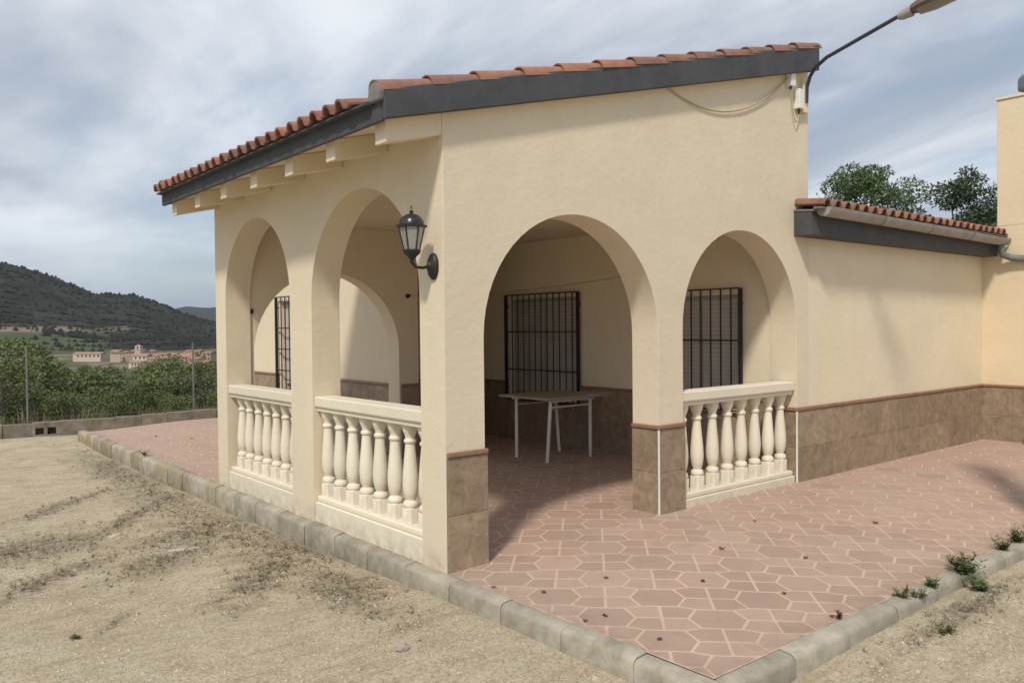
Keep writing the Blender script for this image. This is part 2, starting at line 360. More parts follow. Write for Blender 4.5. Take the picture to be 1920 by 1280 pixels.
# ------------------------------------------------------------------ terrain
BA = Vector((-.99, 10.83)); BB = Vector((2.12, 10.12)); bd = (BB-BA).normalized(); bn = Vector((-bd.y, bd.x))   # boundary wall line
DPROF = [(-1e5, 0), (.2, 0), (4, -.45), (20, -1.9), (60, -5.2), (200, -14), (480, -25), (620, -21), (800, -19), (9000, -19)]
def gz(x, y):
    d = (Vector((x, y))-BA).dot(bn)
    z = -.128-.070*S((y+.5)/4)+.05*S((y-7)/4)+.045*S((x-.2)/1.0)*S((-y-1.8)/.3)
    for (a, za), (b, zb) in zip(DPROF, DPROF[1:]):
        if a <= d < b: z += za+(zb-za)*(d-a)/(b-a); break
    r = math.hypot(x, y)
    z += .022*noise.noise((x*.9, y*.9, 1.3))*min(1, 1)+(.9*noise.noise((x*.05, y*.05, 4)) if d > 20 else 0)
    return z
def make_ground():
    rs = [0]+[.35*1.055**i for i in range(195)]; na = 220; V = []; Fc = []
    for r in rs:
        for k in range(na):
            t = 2*math.pi*k/na; x, y = -1.2+r*math.cos(t), .5+r*math.sin(t); V.append((x, y, gz(x, y)))
    for i in range(len(rs)-1):
        for k in range(na):
            k2 = (k+1) % na; Fc.append((i*na+k, (i+1)*na+k, (i+1)*na+k2, i*na+k2))
    o = obj('ground', mesh('ground', V, Fc, M_ground, True)); tag(o, 'dusty pale gravel forecourt falling away to fields', None, kind='structure')
make_ground()

def ray(px, py, dist):
    d = Fw+Rt2*((px-960)/1535.87)+Up2*((640-py)/1535.87); h = math.hypot(d.x, d.y); return CAM+d*(dist/h)
def make_hill(name, prof, d0, d1, near, farr, m, rough, label, nx=260, ny=60, seed=0):
    xs = np.array([p[0] for p in prof], float); ys = np.array([p[1] for p in prof], float)
    V = []; Fc = []
    for i in range(nx):
        px = xs[0]+(xs[-1]-xs[0])*i/(nx-1); py = float(np.interp(px, xs, ys)); D = d0+(d1-d0)*i/(nx-1)
        top = ray(px, py, D); h = Vector((top.x-CAM.x, top.y-CAM.y, 0)).normalized()
        for j in range(ny):
            t = -1+2*j/(ny-1); off = t*near if t < 0 else t*farr
            q = top+h*off; base = -21
            gsh = (1-abs(t))**1.25
            n = noise.fractal((q.x*.006, q.y*.006, seed), 1.0, 2.1, 5)*rough*(.25+.75*min(1, abs(t)*4))+noise.noise((q.x*.05, q.y*.05, seed+3))*rough*.06
            V.append((q.x, q.y, base+(top.z-base)*gsh+n*gsh**.5))
    for i in range(nx-1):
        for j in range(ny-1):
            a = i*ny+j; Fc.append((a, a+ny, a+ny+1, a+1))
    o = obj(name, mesh(name, V, Fc, m, True)); tag(o, label, None, kind='structure'); return o, V, nx, ny
HP = [(-1400, 600), (-1000, 570), (-600, 520), (-250, 478), (-80, 482), (0, 492), (23, 495), (75, 509), (103, 519), (147, 538), (178, 550), (219, 551), (250, 552), (281, 563), (312, 573), (344, 587), (372, 596), (400, 602), (450, 612)]
hill, HV, hx, hy = make_hill('hill', HP, 1350, 1650, 800, 500, M_hill, 14, 'dark scrub covered hill rising behind the village')
FP = [(150, 600), (250, 588), (320, 576), (345, 571), (380, 574), (420, 572), (470, 584), (600, 596), (800, 606)]
make_hill('mountains', FP, 6500, 6500, 1500, 1200, M_hill, 40, 'faint blue mountains beyond the dark hill', 60, 16, 9)
# the wood on the hillside reads as one mass
def blobs_on_hill(n):
    mb = MB(); V0 = [(1, 0, 0), (0, 1, 0), (-1, 0, 0), (0, -1, 0), (0, 0, 1.25), (0, 0, -.5)]
    F0 = [(0, 1, 4), (1, 2, 4), (2, 3, 4), (3, 0, 4), (1, 0, 5), (2, 1, 5), (3, 2, 5), (0, 3, 5)]
    for _ in range(n):
        i = random.randrange(80, hx-2); j = random.randrange(2, hy//2+3)
        v = Vector(HV[i*hy+j]).lerp(Vector(HV[(i+1)*hy+j]), random.random())
        if noise.noise((v.x*.012, v.y*.012, 2)) < random.uniform(-.5, .35): continue
        s = .8+2.9*random.random()**2; a = random.random()*6.28; ca, sa = math.cos(a)*s, math.sin(a)*s
        mb.add([(v.x+x*ca-y*sa, v.y+x*sa+y*ca, v.z+z*s*.9+s*.2) for x, y, z in V0], F0)
    tag(mb.build('pine_wood', M_wood_far), 'dark scattered pines covering the far hillside', kind='stuff')
blobs_on_hill(13000)

# ------------------------------------------------------------------ paving
def fz(x, y): return .055*S(x/1.6)*S((y+2.05)/1.7)
PX0, PX1, PY0, PY1 = .0, 8.25, -2.03, 9.55
def paving_slab():
    xs = sorted(set([.0, .2, .4, .6, .8, 1.0, 1.2, 1.4, 1.6, 2.5, 4, 5.5, 7, 8.25])); ys = [-2.03+.15*i for i in range(13)]+[-.1, 0, 1, 2, 3, 4, 5, 6, 7, 8, 9, 9.55]
    V = [(x, y, fz(x, y)-.0022) for y in ys for x in xs]; nx = len(xs); Fc = [(j*nx+i, j*nx+i+1, (j+1)*nx+i+1, (j+1)*nx+i) for j in range(len(ys)-1) for i in range(nx-1)]
    o = obj('paving', mesh('paving', V, Fc, M_joint, True)); return tag(o, 'dusty pink patterned terrace with concrete kerb round the porch', None, kind='structure')
paving = paving_slab()
def clip(poly, n, d):
    """keep points with n.p <= d"""
    o = []
    for i, p in enumerate(poly):
        q = poly[(i+1) % len(poly)]; a = n[0]*p[0]+n[1]*p[1]-d; b = n[0]*q[0]+n[1]*q[1]-d
        if a <= 0: o.append(p)
        if (a < 0 < b) or (b < 0 < a):
            t = a/(a-b); o.append((p[0]+(q[0]-p[0])*t, p[1]+(q[1]-p[1])*t))
    return o
def inset(poly, e):
    n = len(poly); ar = sum(poly[i][0]*poly[(i+1) % n][1]-poly[(i+1) % n][0]*poly[i][1] for i in range(n)); s = 1 if ar > 0 else -1; r = poly
    for i in range(n):
        p, q = poly[i], poly[(i+1) % n]; dx, dy = q[0]-p[0], q[1]-p[1]; L = math.hypot(dx, dy)
        if L < 1e-6: continue
        nn = (dy/L*s, -dx/L*s); r = clip(r, nn, nn[0]*p[0]+nn[1]*p[1]-e)
        if len(r) < 3: return []
    return r if s > 0 else r[::-1]
def paving_tiles():
    P, Q = .2925, .305; c = math.sqrt(.5); p0, q0 = .980, -.705
    hexa = [(-.155, 0), (-.100, -.134), (.100, -.134), (.155, 0), (.100, .134), (-.100, .134)]
    quad = [(0, 0), (-(P-.155), 0), (-(P-.100), .134), (-.100, Q-.134), (0, Q-.134)]
    pieces = []
    for m in range(-40, 60):
        for n in range(-20, 60):
            cx, cy = p0+m*P, q0+n*Q; wx, wy = (cx+cy)*c, (cy-cx)*c
            if not (PX0-.6 < wx < PX1+.6 and PY0-.6 < wy < PY1+.6): continue
            shapes = [hexa] if (m+n) % 2 == 0 else [[(x*sx, y*sy) for x, y in quad] for sx in (1, -1) for sy in (1, -1)]
            for sh in shapes:
                poly = inset([((cx+x+cy+y)*c, (cy+y-cx-x)*c) for x, y in sh], .0088)
                for nn, d in (((-1, 0), -PX0-.012), ((1, 0), PX1-.01), ((0, -1), -PY0-.012), ((0, 1), PY1-.01)):
                    poly = clip(poly, nn, d) if len(poly) > 2 else []
                if len(poly) < 3: continue
                ax = sum(p[0] for p in poly)/len(poly); ay = sum(p[1] for p in poly)/len(poly)
                if (ax > 4.25 and ay > .15) or (ax > 2.2 and ay > 5.6): continue
                ar = abs(sum(poly[i][0]*poly[(i+1) % len(poly)][1]-poly[(i+1) % len(poly)][0]*poly[i][1] for i in range(len(poly))))
                if ar < .0012: continue
                dist = (Vector((ax, ay, 0))-CAM).length
                az = math.degrees(math.atan2(ay-CAM.y, ax-CAM.x))-math.degrees(yaw)
                score = ar/dist**3*(1 if abs(az) < 33 else .02)
                pieces.append((score, poly, ax, ay))
    pieces.sort(key=lambda t: -t[0])
    def geo(poly, ox, oy, dz):
        n = len(poly); pin = [(ox+(x-ox)*.975, oy+(y-oy)*.975) for x, y in poly]
        V = [(x, y, fz(x, y)-.008) for x, y in poly]+[(x, y, fz(x, y)-.0009+dz) for x, y in poly]+[(x, y, fz(x, y)+dz) for x, y in pin]
        Fc = [(i, (i+1) % n, (i+1) % n+n, i+n) for i in range(n)]+[(i+n, (i+1) % n+n, (i+1) % n+2*n, i+2*n) for i in range(n)]+[tuple(range(2*n, 3*n))]
        return V, Fc
    rest = MB()
    for i, (s, poly, ax, ay) in enumerate(pieces):
        V, Fc = geo(poly, ax, ay, random.uniform(-.0006, .0008))
        if i < 300:
            z0 = fz(ax, ay); obj('paving_tile', mesh('paving_tile', [(x-ax, y-ay, z-z0) for x, y, z in V], Fc, M_pave), paving, (ax, ay, z0))
        else: rest.add(V, Fc)
    tag(rest.build('paving_tiles', M_pave, paving), kind='stuff')
paving_tiles()
def kerbs():
    def stone(L, wdt, h, name='kerb_stone'):
        pr = [(-wdt, -h), (-wdt+.004, -.03), (-wdt+.012, -.012), (-wdt+.03, -.002), (-.008, .004), (0, 0), (0, -h)]
        mb = MB(); n = len(pr); c = .008
        st = [(0, .96), (c, 1), (L-c, 1), (L, .96)]; V = []; Fc = []
        for t, s in st:
            for x, z in pr: V.append((x*s if x < -.01 else x, t, -h+(z+h)*(1-(1-s)*.25)))
        for i in range(3):
            for k in range(n): Fc.append((i*n+k, i*n+(k+1) % n, (i+1)*n+(k+1) % n, (i+1)*n+k))
        Fc += [tuple(range(n)), tuple(reversed(range(3*n, 4*n)))]
        mb.add(V, Fc); return autosmooth_mesh(mb.mesh(name, M_kerb), 50)
    L = .492; A = [stone(L, .102, .42), stone(L, .106, .42), stone(L, .098, .42)]
    y = -2.145
    while y < 9.4:
        o = obj('kerb_stone', A[random.randrange(3)], paving, (random.uniform(-.001, .004)+.004, y+.004, random.uniform(-.008, .004)), (0, random.uniform(-.02, .01), random.uniform(-.008, .008))); y += .5
    x = .012
    while x < 8.0:
        o = obj('kerb_stone', A[random.randrange(3)], paving, (x+L, -2.026+random.uniform(-.004, .002), random.uniform(-.01, .006)), (random.uniform(-.01, .01), random.uniform(-.03, .02), R(90)+random.uniform(-.012, .012))); x += .5
    for k in range(5):
        obj('kerb_stone', A[0], paving, (.0+k*.5, 9.56, -.01), (0, 0, R(-90)))
def autosmooth_mesh(me, ang):
    me.polygons.foreach_set('use_smooth', [True]*len(me.polygons)); me.set_sharp_from_angle(angle=R(ang)); return me
kerbs()

# ------------------------------------------------------------------ house
house = tag(empty('house', (0, 0, 0)), 'single storey cream stucco house with arched porch and terracotta roof', 'house')
SL = .2478
def rz(x): return 2.879+SL*x                       # underside of the porch roof slab
def arch(c, r, spring, z0, n=28):
    return [(c+r, z0)]+[(c+r*math.cos(math.pi*i/n), spring+r*math.sin(math.pi*i/n)) for i in range(n+1)]+[(c-r, z0)]
TW = .275; zb = -.12
# R1 is a full passage, R2 holds a balustrade
R1 = (1.17, .86, 1.475); R2 = (3.16, .83, 1.525); L2 = (1.07, .79, 1.76); L1 = (3.0, .738, 1.81); FA = (1.135, .845, 1.29)
poly = [(0, zb)]+arch(*R1, zb)[::-1]+arch(*R2, zb)[::-1]+[(4.2, zb), (4.2, rz(4.2)-.003), (0, rz(0)-.003)]
gmb = MB().prism(poly, 'y', 0, TW)
poly = [(.1, zb)]+arch(*L2, zb)[::-1]+arch(*L1, zb)[::-1]+[(4.0, zb), (4.0, rz(0)-.003), (.1, rz(0)-.003)]
amb = MB().prism(poly, 'x', .0, .25)
def union(name, A, B, m):
    oa = obj(name, A.mesh(name, m)); ob = obj('cutter', B.mesh('cutter', m))
    for o in (oa, ob):
        bm = bmesh.new(); bm.from_mesh(o.data); bmesh.ops.recalc_face_normals(bm, faces=bm.faces); bm.to_mesh(o.data); bm.free()
    md = oa.modifiers.new('u', 'BOOLEAN'); md.operation = 'UNION'; md.solver = 'EXACT'; md.object = ob
    dg = bpy.context.evaluated_depsgraph_get(); me = bpy.data.meshes.new_from_object(oa.evaluated_get(dg)); me.name = name
    bpy.data.objects.remove(oa); bpy.data.objects.remove(ob); return me
gable = obj('porch_wall', union('porch_wall', gmb, amb, M_wall), house)
autosmooth(gable, 30)
b_ = gable.modifiers.new('bevel', 'BEVEL'); b_.width = .006; b_.segments = 2; b_.limit_method = 'ANGLE'; b_.angle_limit = R(40)
poly = [(.15, zb)]+[(c, z) for c, z in arch(*FA, zb)[::-1]]+[(2.0-.0005, zb), (2.0-.0005, 2.62), (.15, 2.62)]
poly = [p for p in poly]
endw = MB().prism(poly, 'y', 3.76, 3.998).build('end_wall', M_wall, house)
autosmooth(endw, 30)
W1 = (2.95, 4.21, .64, 1.90); W2 = (.65, 1.64, .72, 1.84); W3 = (6.05, 7.0, .66, 1.93)
def wall_with_windows(name, x0, x1, y0, y1, z1, wins):
    mb = MB(); y = y0
    for a, b, c, d in sorted(wins):
        mb.box(x0, x1, y, a, zb, z1); mb.box(x0, x1, a, b, zb, c); mb.box(x0, x1, a, b, d, z1); y = b
    mb.box(x0, x1, y, y1, zb, z1)
    bm = bmesh.new(); me = mb.mesh(name, M_wall); bm.from_mesh(me); bmesh.ops.remove_doubles(bm, verts=bm.verts, dist=1e-5)
    # drop the inner double faces where the boxes butt
    seen = {}
    for f in bm.faces: seen.setdefault(tuple(sorted(v.index for v in f.verts)), []).append(f)
    bmesh.ops.delete(bm, geom=[f for fs in seen.values() if len(fs) > 1 for f in fs], context='FACES')
    bm.to_mesh(me); bm.free(); return obj(name, me, house)
back = wall_with_windows('back_wall', 4.0, 4.2, TW+.001, 5.5, 3.85, [W1, W2])
room = wall_with_windows('room_wall', 2.0, 2.24, 3.76, 8.2, 3.3, [W3])
alcove = MB().box(2.2405, 4.2, 5.501, 5.7, zb, 3.3).build('alcove_wall', M_wall, house)
MB().box(2.0, 6, 8.0, 8.2, zb, 3.3).box(4.21, 4.4, 5.7, 8.0, zb, 3.2).build('rear_wall', M_wall, house)
wing = MB().box(4.2005, 8.25, 0.0, .2, zb, 2.58).build('wing_wall', M_wall, house)
MB().box(.2505, 3.9995, TW+.001, 3.7595, 2.62, 2.68).box(2.2405, 3.9995, 3.7605, 5.5, 2.62, 2.68).build('ceiling', M_ceil, house)
annex = MB().box(8.251, 11.5, -3.2, .3, -.25, 2.72).build('annex_wall', M_annex, house, bevel=.006)
MB().box(4.2, 11.5, .2005, 5.0, 2.50, 2.575).build('flat_roof', M_grey, house)

# --- dado tiles
_dt = {}
def dado(parent, o0, dr, nm, length, z0, z1, rows=2, tw=.33, start=0):
    """tiles along direction dr from point o0 on a wall whose outward normal is nm"""
    dr = Vector((*dr, 0)); nm = Vector((*nm, 0)); th = .012; n = max(1, round(length/tw)); tw = length/n; hh = (z1-.035-z0)/rows
    mat4 = Matrix((dr, nm, Vector((0, 0, 1)))).transposed()
    rot = mat4.to_euler() if mat4.determinant() > 0 else None
    for r_ in range(rows):
        for i in range(n):
            key = (round(tw, 3), round(hh, 3), rot is None)
            if key not in _dt:
                w_, h_, e = tw-.003, hh-.003, .0025; s = 1 if rot is not None else -1
                V = [(x*s, 0, z) for x, z in ((0, 0), (w_, 0), (w_, h_), (0, h_))]+[(x*s, th-e*.6, z) for x, z in ((0, 0), (w_, 0), (w_, h_), (0, h_))]+[(x*s, th, z) for x, z in ((e, e), (w_-e, e), (w_-e, h_-e), (e, h_-e))]
                Fc = [(0, 1, 5, 4), (1, 2, 6, 5), (2, 3, 7, 6), (3, 0, 4, 7), (4, 5, 9, 8), (5, 6, 10, 9), (6, 7, 11, 10), (7, 4, 8, 11), (8, 9, 10, 11)]
                if s < 0: Fc = [f[::-1] for f in Fc]
                _dt[key] = mesh('dado_tile', V, Fc, M_tile)
            p = Vector((o0[0], o0[1], 0))+dr*(i*tw+.0015)+nm*(-.0005+random.uniform(-.0008, .0008))
            ob = obj('dado_tile', _dt[key], parent, (p.x, p.y, z0+r_*hh))
            if rot is not None: ob.rotation_euler = rot
            else: ob.rotation_euler = Matrix((-dr, nm, Vector((0, 0, 1)))).transposed().to_euler()
    # grout bed behind the tiles and the terracotta trim on top
    a = Vector((o0[0], o0[1], 0)); b = a+dr*length
    def slab(t, za, zc, name, m, ext=0, bev=0):
        p = [a-dr*ext, b+dr*ext, b+dr*ext+nm*t, a-dr*ext+nm*t]; V = [(q.x, q.y, za) for q in p]+[(q.x, q.y, zc) for q in p]
        Fc = [(0, 1, 2, 3), (4, 5, 6, 7), (0, 1, 5, 4), (1, 2, 6, 5), (2, 3, 7, 6), (3, 0, 4, 7)]
        me = mesh(name, V, Fc, m); bm = bmesh.new(); bm.from_mesh(me); bmesh.ops.recalc_face_normals(bm, faces=bm.faces); bm.to_mesh(me); bm.free()
        o = obj(name, me, parent)
        if bev: m_ = o.modifiers.new('bevel', 'BEVEL'); m_.width = bev; m_.segments = 3
    slab(.006, z0-.02, z1-.036, 'grout', M_grey)
    slab(.024, z1-.034, z1, 'dado_trim', M_trimbrown, .0, .009)
ZD = .757
dado(gable, (0.003, 0), (1, 0), (0, -1), .322, -.01, ZD, 2, .33)
dado(gable, (2.03, .275), (0, -1), (-1, 0), .288, .04, ZD+.0, 2, .29)
dado(gable, (2.012, 0), (1, 0), (0, -1), .33, .04, ZD+.002, 2, .33)
dado(gable, (3.99, .275), (0, -1), (-1, 0), .288, .04, ZD, 2, .29)
dado(gable, (3.972, 0), (1, 0), (0, -1), 4.27, .03, ZD+.002, 2, .34)
dado(annex, (8.251, -.002), (0, -1), (-1, 0), 3.1, .02, ZD-.001, 2, .34)
dado(back, (4.0, 5.49), (0, -1), (-1, 0), 5.49-4.28, .045, .82, 2, .33); dado(back, (4.0, 4.28), (0, -1), (-1, 0), 4.28-2.885, .045, .60, 1, .33)
dado(back, (4.0, 2.885), (0, -1), (-1, 0), 2.885-1.71, .045, .82, 2, .33); dado(back, (4.0, 1.71), (0, -1), (-1, 0), 1.71-.58, .045, .66, 1, .33); dado(back, (4.0, .58), (0, -1), (-1, 0), .30, .045, .82, 2, .33)
dado(room, (2.0, 8.19), (0, -1), (-1, 0), 8.19-7.08, .045, .90, 2, .33); dado(room, (2.0, 7.08), (0, -1), (-1, 0), 7.08-5.97, .045, .61, 1, .33); dado(room, (2.0, 5.97), (0, -1), (-1, 0), 5.97-4.0, .045, .90, 2, .33)
dado(room, (2.0, 3.76), (1, 0), (0, -1), .24, .045, .90, 2, .24)
dado(alcove, (2.242, 5.501), (1, 0), (0, -1), 1.74, .045, .82, 2, .33)
dado(room, (2.24, 3.78), (0, 1), (1, 0), 1.71, .045, .82, 2, .33)
for x, pr in ((2.0165, gable), (3.9765, gable)):
    MB().box(x-.008, x+.004, -.0175, -.006, .035, ZD-.036).build('corner_strip', M_strip, pr)

# --- roof
UL = math.sqrt(1+SL*SL)
roof = MB()
x0, x1, y0, y1 = -.44, 4.24, -.058, 4.10
pr = [(x0, rz(x0)), (x1, rz(x1)), (x1, rz(x1)+.17), (x0, rz(x0)+.13)]
roof.prism(pr, 'y', y0, y1)
pr = [(1.62, rz(1.62)), (6.2, rz(6.2)), (6.2, rz(6.2)+.17), (1.62, rz(1.62)+.17)]
roof.prism(pr, 'y', 4.1005, 8.5)
roof = roof.build('roof', M_ceil, house)
# charcoal painted edges
def verge_board(ya, yb):
    a, b = -.463, 4.26
    return MB().prism([(a, rz(a)-.012), (b, rz(b)-.012), (b, rz(b)+.225), (a, rz(a)+.165)], 'y', ya, yb).build('verge_fascia', M_dark, roof, bevel=.008)
verge_board(-.088, -.0585); verge_board(4.1005, 4.13)
MB().box(-.468, -.441, -.0575, 4.10, rz(-.44)-.025, rz(-.44)+.10).build('eave_fascia', M_dark, roof, bevel=.008)
MB().box(4.2405, 4.262, -.0575, 4.10, rz(4.24)-.0, rz(4.24)+.19).build('eave_fascia', M_dark, roof)
MB().prism([(-.520, rz(-.54)+.105), (-.4685, rz(-.54)+.105), (-.442, rz(-.44)+.1005), (-.442, rz(-.44)+.128), (-.520, rz(-.54)+.118)], 'y', .03, 4.098).build('eave_bed', M_dark, roof)
# tile meshes : local x across, y up the slope, z out of the roof
def tile_mesh(name, wd=.178, ln=.42, rb=.056, th=.012, seg=6):
    prof = [(rb-rb*math.cos(math.pi*i/seg), rb*math.sin(math.pi*i/seg)*1.0) for i in range(seg+1)]+[(rb*2+(wd-2*rb)*.5, -.012), (wd+.006, .004)]
    inn = [(p[0]+( .012 if p[0] < rb else -.012)*(1 if i <= seg else 0)*abs(math.cos(math.pi*min(i, seg)/seg)), p[1]-th) for i, p in enumerate(prof)]
    n = len(prof); V = []
    for y, lift in ((0, .020), (ln, .0)):
        V += [(x, y, z+lift) for x, z in prof]; V += [(x, y, z+lift) for x, z in inn]
    Fc = []
    for i in range(n-1):
        Fc += [(i, i+1, 2*n+i+1, 2*n+i), (n+i+1, n+i, 3*n+i, 3*n+i+1), (i+1, i, n+i, n+i+1), (2*n+i, 2*n+i+1, 3*n+i+1, 3*n+i)]
    Fc += [(0, 2*n, 3*n, n), (n-1, 2*n-1, 4*n-1, 3*n-1)]
    me = mesh(name, V, Fc, M_roof); return autosmooth_mesh(me, 50)
T = [tile_mesh('roof_tile'), tile_mesh('roof_tile', rb=.054), tile_mesh('roof_tile', wd=.179)]
ang = math.atan(SL)
def roof_tiles(parent, x_start, z_start, ya, yb, rows, slope, pitch, expo, limit=10**9, name='roof_tile', axis='x'):
    a = math.atan(slope); nc = int((yb-ya)/pitch); c, s = math.cos(a), math.sin(a); rest = MB(); cnt = 0
    for r_ in range(rows):
        for i in range(nc):
            v = r_*expo+random.uniform(-.006, .006)-.0
            lift = .012
            if axis == 'x':   # slope climbs along +x, tile local y -> +x, local x -> -y
                Mx = Matrix(((0, c, -s), (-1, 0, 0), (0, s, c))); loc = Vector((x_start+v*c, yb-i*pitch, z_start+v*s+lift))
            else:             # slope climbs along +y, local x -> +x
                Mx = Matrix(((1, 0, 0), (0, c, -s), (0, s, c))); loc = Vector((ya+i*pitch, x_start+v*c, z_start+v*s+lift))
            m4 = Mx.to_4x4() @ Matrix.Rotation(random.uniform(-.012, .012), 4, 'Z'); m4.translation = loc
            me = T[random.randrange(3)]
            if cnt < limit:
                o = bpy.data.objects.new(name, me); link(o, parent); o.matrix_local = m4; cnt += 1
            else: rest.add([m4 @ v_.co for v_ in me.vertices], [tuple(p.vertices) for p in me.polygons])
    if rest.V: tag(rest.build('roof_tiles', M_roof, parent), kind='stuff')
roof_tiles(roof, -.54, rz(-.54)+.108, .06, 4.10, 12, SL, .178, .372, 270)
roof_tiles(roof, 1.55, rz(1.55)+.165, 4.12, 8.4, 12, SL, .178, .372, 0)
def verge_tile_mesh():
    seg = 8; r = .068; V = []; Fc = []; prof = []
    for i in range(seg+1):
        t = math.pi*(i/seg)*1.0; prof.append((-math.cos(t)*r, math.sin(t)*r))
    inn = [(x*.86, z*.86) for x, z in prof]; n = seg+1; ln = .43
    for y, sc_, lift in ((0, 1.05, .009), (ln, .95, -.004)):
        V += [(x*sc_, y, z*sc_+lift) for x, z in prof]+[(x*sc_, y, z*sc_+lift) for x, z in inn]
    for i in range(seg): Fc += [(i, i+1, 2*n+i+1, 2*n+i), (n+i+1, n+i, 3*n+i, 3*n+i+1), (i+1, i, n+i, n+i+1), (2*n+i, 2*n+i+1, 3*n+i+1, 3*n+i)]
    Fc += [(0, 2*n, 3*n, n), (n-1, 2*n-1, 4*n-1, 3*n-1)]
    return autosmooth_mesh(mesh('verge_tile', V, Fc, M_roof), 50)
VT = verge_tile_mesh(); c_, s_ = math.cos(ang), math.sin(ang)
for yv in (-.024, 4.065):
    for k in range(13):
        v = k*.375+random.uniform(-.008, .008)
        m4 = Matrix(((0, c_, -s_), (-1, 0, 0), (0, s_, c_))).to_4x4() @ Matrix.Rotation(random.uniform(-.012, .012), 4, 'Z'); m4.translation = (-.485+v*c_, yv+random.uniform(-.004, .004), rz(-.485)+v*s_+.148+.048*k/12)
        o = bpy.data.objects.new('verge_tile', VT); link(o, roof); o.matrix_local = m4
# mortar plug closing the lowest verge tile
pl = [(-.024-.068*math.cos(math.pi*i/12), rz(-.48)+.150+.068*math.sin(math.pi*i/12)) for i in range(13)]+[(.058, rz(-.48)+.10), (-.082, rz(-.48)+.10)]
MB().prism(pl, 'x', -.498, -.46).build('mortar_plug', M_grey, roof, bevel=.01)
# rafters
bl = mesh('beam', *(lambda mb: (mb.V, mb.F))(MB().prism([(-.405, rz(-.405)-.138), (0, rz(0)-.138), (0, rz(0)-.001), (-.405, rz(-.405)-.001)], 'y', 0, .125)), M_wall)
for i in range(7):
    o = obj('beam', bl, house, (-.0005, .0005+i*(4.0-.126)/6, 0)); b = o.modifiers.new('bevel', 'BEVEL'); b.width = .007; b.segments = 2

# --- balustrades
prof = [(.050, 0), (.050, .112), (.047, .118), (.053, .124), (.055, .140), (.049, .160), (.036, .172), (.036, .182), (.045, .198), (.053, .25), (.056, .30), (.053, .37), (.046, .45), (.039, .53), (.0345, .585), (.034, .60), (.041, .606), (.044, .618), (.041, .630), (.033, .638), (.033, .652), (.039, .668), (.047, .690), (.050, .705), (.050, .745)]
sqr = [1, 1, .2]+[0]*(len(prof)-5)+[.2, 1]
def baluster_mesh(h):
    k = h/.745; return autosmooth_mesh(MB().lathe([(r, z*k) for r, z in prof], 16, rot=R(11.25), sq=sqr).mesh('baluster', M_white), 40)
def balustrade(a, b, plane, n, first, step, plinth, zf):
    bal = empty('balustrade'); bal.parent = house
    t0 = .055 if plane == 'x' else .06
    def bx(u0, u1, w0, w1, z0, z1, name, bev):
        mb = MB(); mb.box(w0, w1, u0, u1, z0, z1) if plane == 'x' else mb.box(u0, u1, w0, w1, z0, z1)
        mb.build(name, M_white, bal, bevel=bev)
    e = .0015
    bx(a+e, b-e, .012, .19, .915, 1.0, 'handrail', .012); bx(a+e, b-e, .03, .172, .880, .9145, 'rail_moulding', .008)
    bx(a+e, b-e, .028, .178, plinth-.045, plinth, 'base_moulding', .012); bx(a+e, b-e, .008, .198, zf-.02, plinth-.0455, 'plinth', .006)
    me = baluster_mesh(.8795-plinth)
    for i in range(n):
        u = first+i*step; loc = (.103, u, plinth+.0005) if plane == 'x' else (u, .103, plinth+.0005)
        obj('baluster', me, bal, loc, (random.uniform(-.006, .006), random.uniform(-.006, .006), random.uniform(-.1, .1)))
balustrade(L2[0]-L2[1], L2[0]+L2[1], 'x', 8, .375, .203, .20, 0)
balustrade(L1[0]-L1[1], L1[0]+L1[1], 'x', 7, 2.40, .2, .20, 0)
balustrade(R2[0]-R2[1]+.0, R2[0]+R2[1]-.013, 'y', 8, 2.43, .2065, .165, .04)

# --- windows with iron grilles
def window(wn, xf, xin, gy0, gy1, gz0, gz1, nb, rails, shut):
    a, b, c, d = wn; win = empty('window'); win.parent = house; xr = xf+.085
    mb = MB(); f = .05
    mb.box(xr-.03, xr, a+.001, a+f, c+.001, d-.001).box(xr-.03, xr, b-f, b-.001, c+.001, d-.001).box(xr-.03, xr, a+f, b-f, c+.001, c+f).box(xr-.03, xr, a+f, b-f, d-f, d-.001).box(xr-.03, xr, (a+b)/2-.03, (a+b)/2+.03, c+f, d-f)
    mb.build('frame', M_frame, win); MB().box(xr-.014, xr-.008, a+f, b-f, c+f, d-f).build('pane', M_pane, win)
    MB().box(xf-.02, xr-.031, a+.001, b-.001, c+.0005, c+.02).build('sill', M_trimbrown, win)
    z = d-f; k = 0; sl_ = mesh('shutter_slat', *(lambda q: (q.V, q.F))(MB().box(-.012, 0, a+f, b-f, -.042, 0)), M_shutter)
    while z > d-(d-c)*shut:
        obj('shutter_slat', sl_, win, (xr-.016, 0, z)); z -= .045
    g = xf-.045; q = MB(); r = .016
    for yy in (gy0, gy1): MB().box(g-r, g+r, yy-r, yy+r, gz0, gz1).build('grille_post', M_metal, win)
    for zz_ in (gz0, gz1)+tuple(rails): MB().box(g-.010, g+.006, gy0+r, gy1-r, zz_-.007, zz_+.007).build('grille_rail', M_metal, win)
    bar = mesh('grille_bar', *(lambda q: (q.V, q.F))(MB().tube([(0, 0, gz0), (0, 0, gz1)], .0085, 6)), M_metal)
    for i in range(1, nb): obj('grille_bar', bar, win, (g+.016, gy0+(gy1-gy0)*i/nb, 0))
    for yy in (gy0, gy1):
        for zz_ in (gz0+.15, gz1-.15): MB().box(g+r, xf+.02, yy-.008, yy+.008, zz_-.008, zz_+.008).build('grille_bracket', M_metal, win)
window(W1, 4.0, 4.2, 2.892, 4.267, .585, 1.952, 12, (.98, 1.47), .95)
window(W2, 4.0, 4.2, .591, 1.70, .68, 1.90, 9, (1.38,), .95)
window(W3, 2.0, 2.24, 5.98, 7.06, .60, 1.99, 8, (.95, 1.25, 1.55), .9)

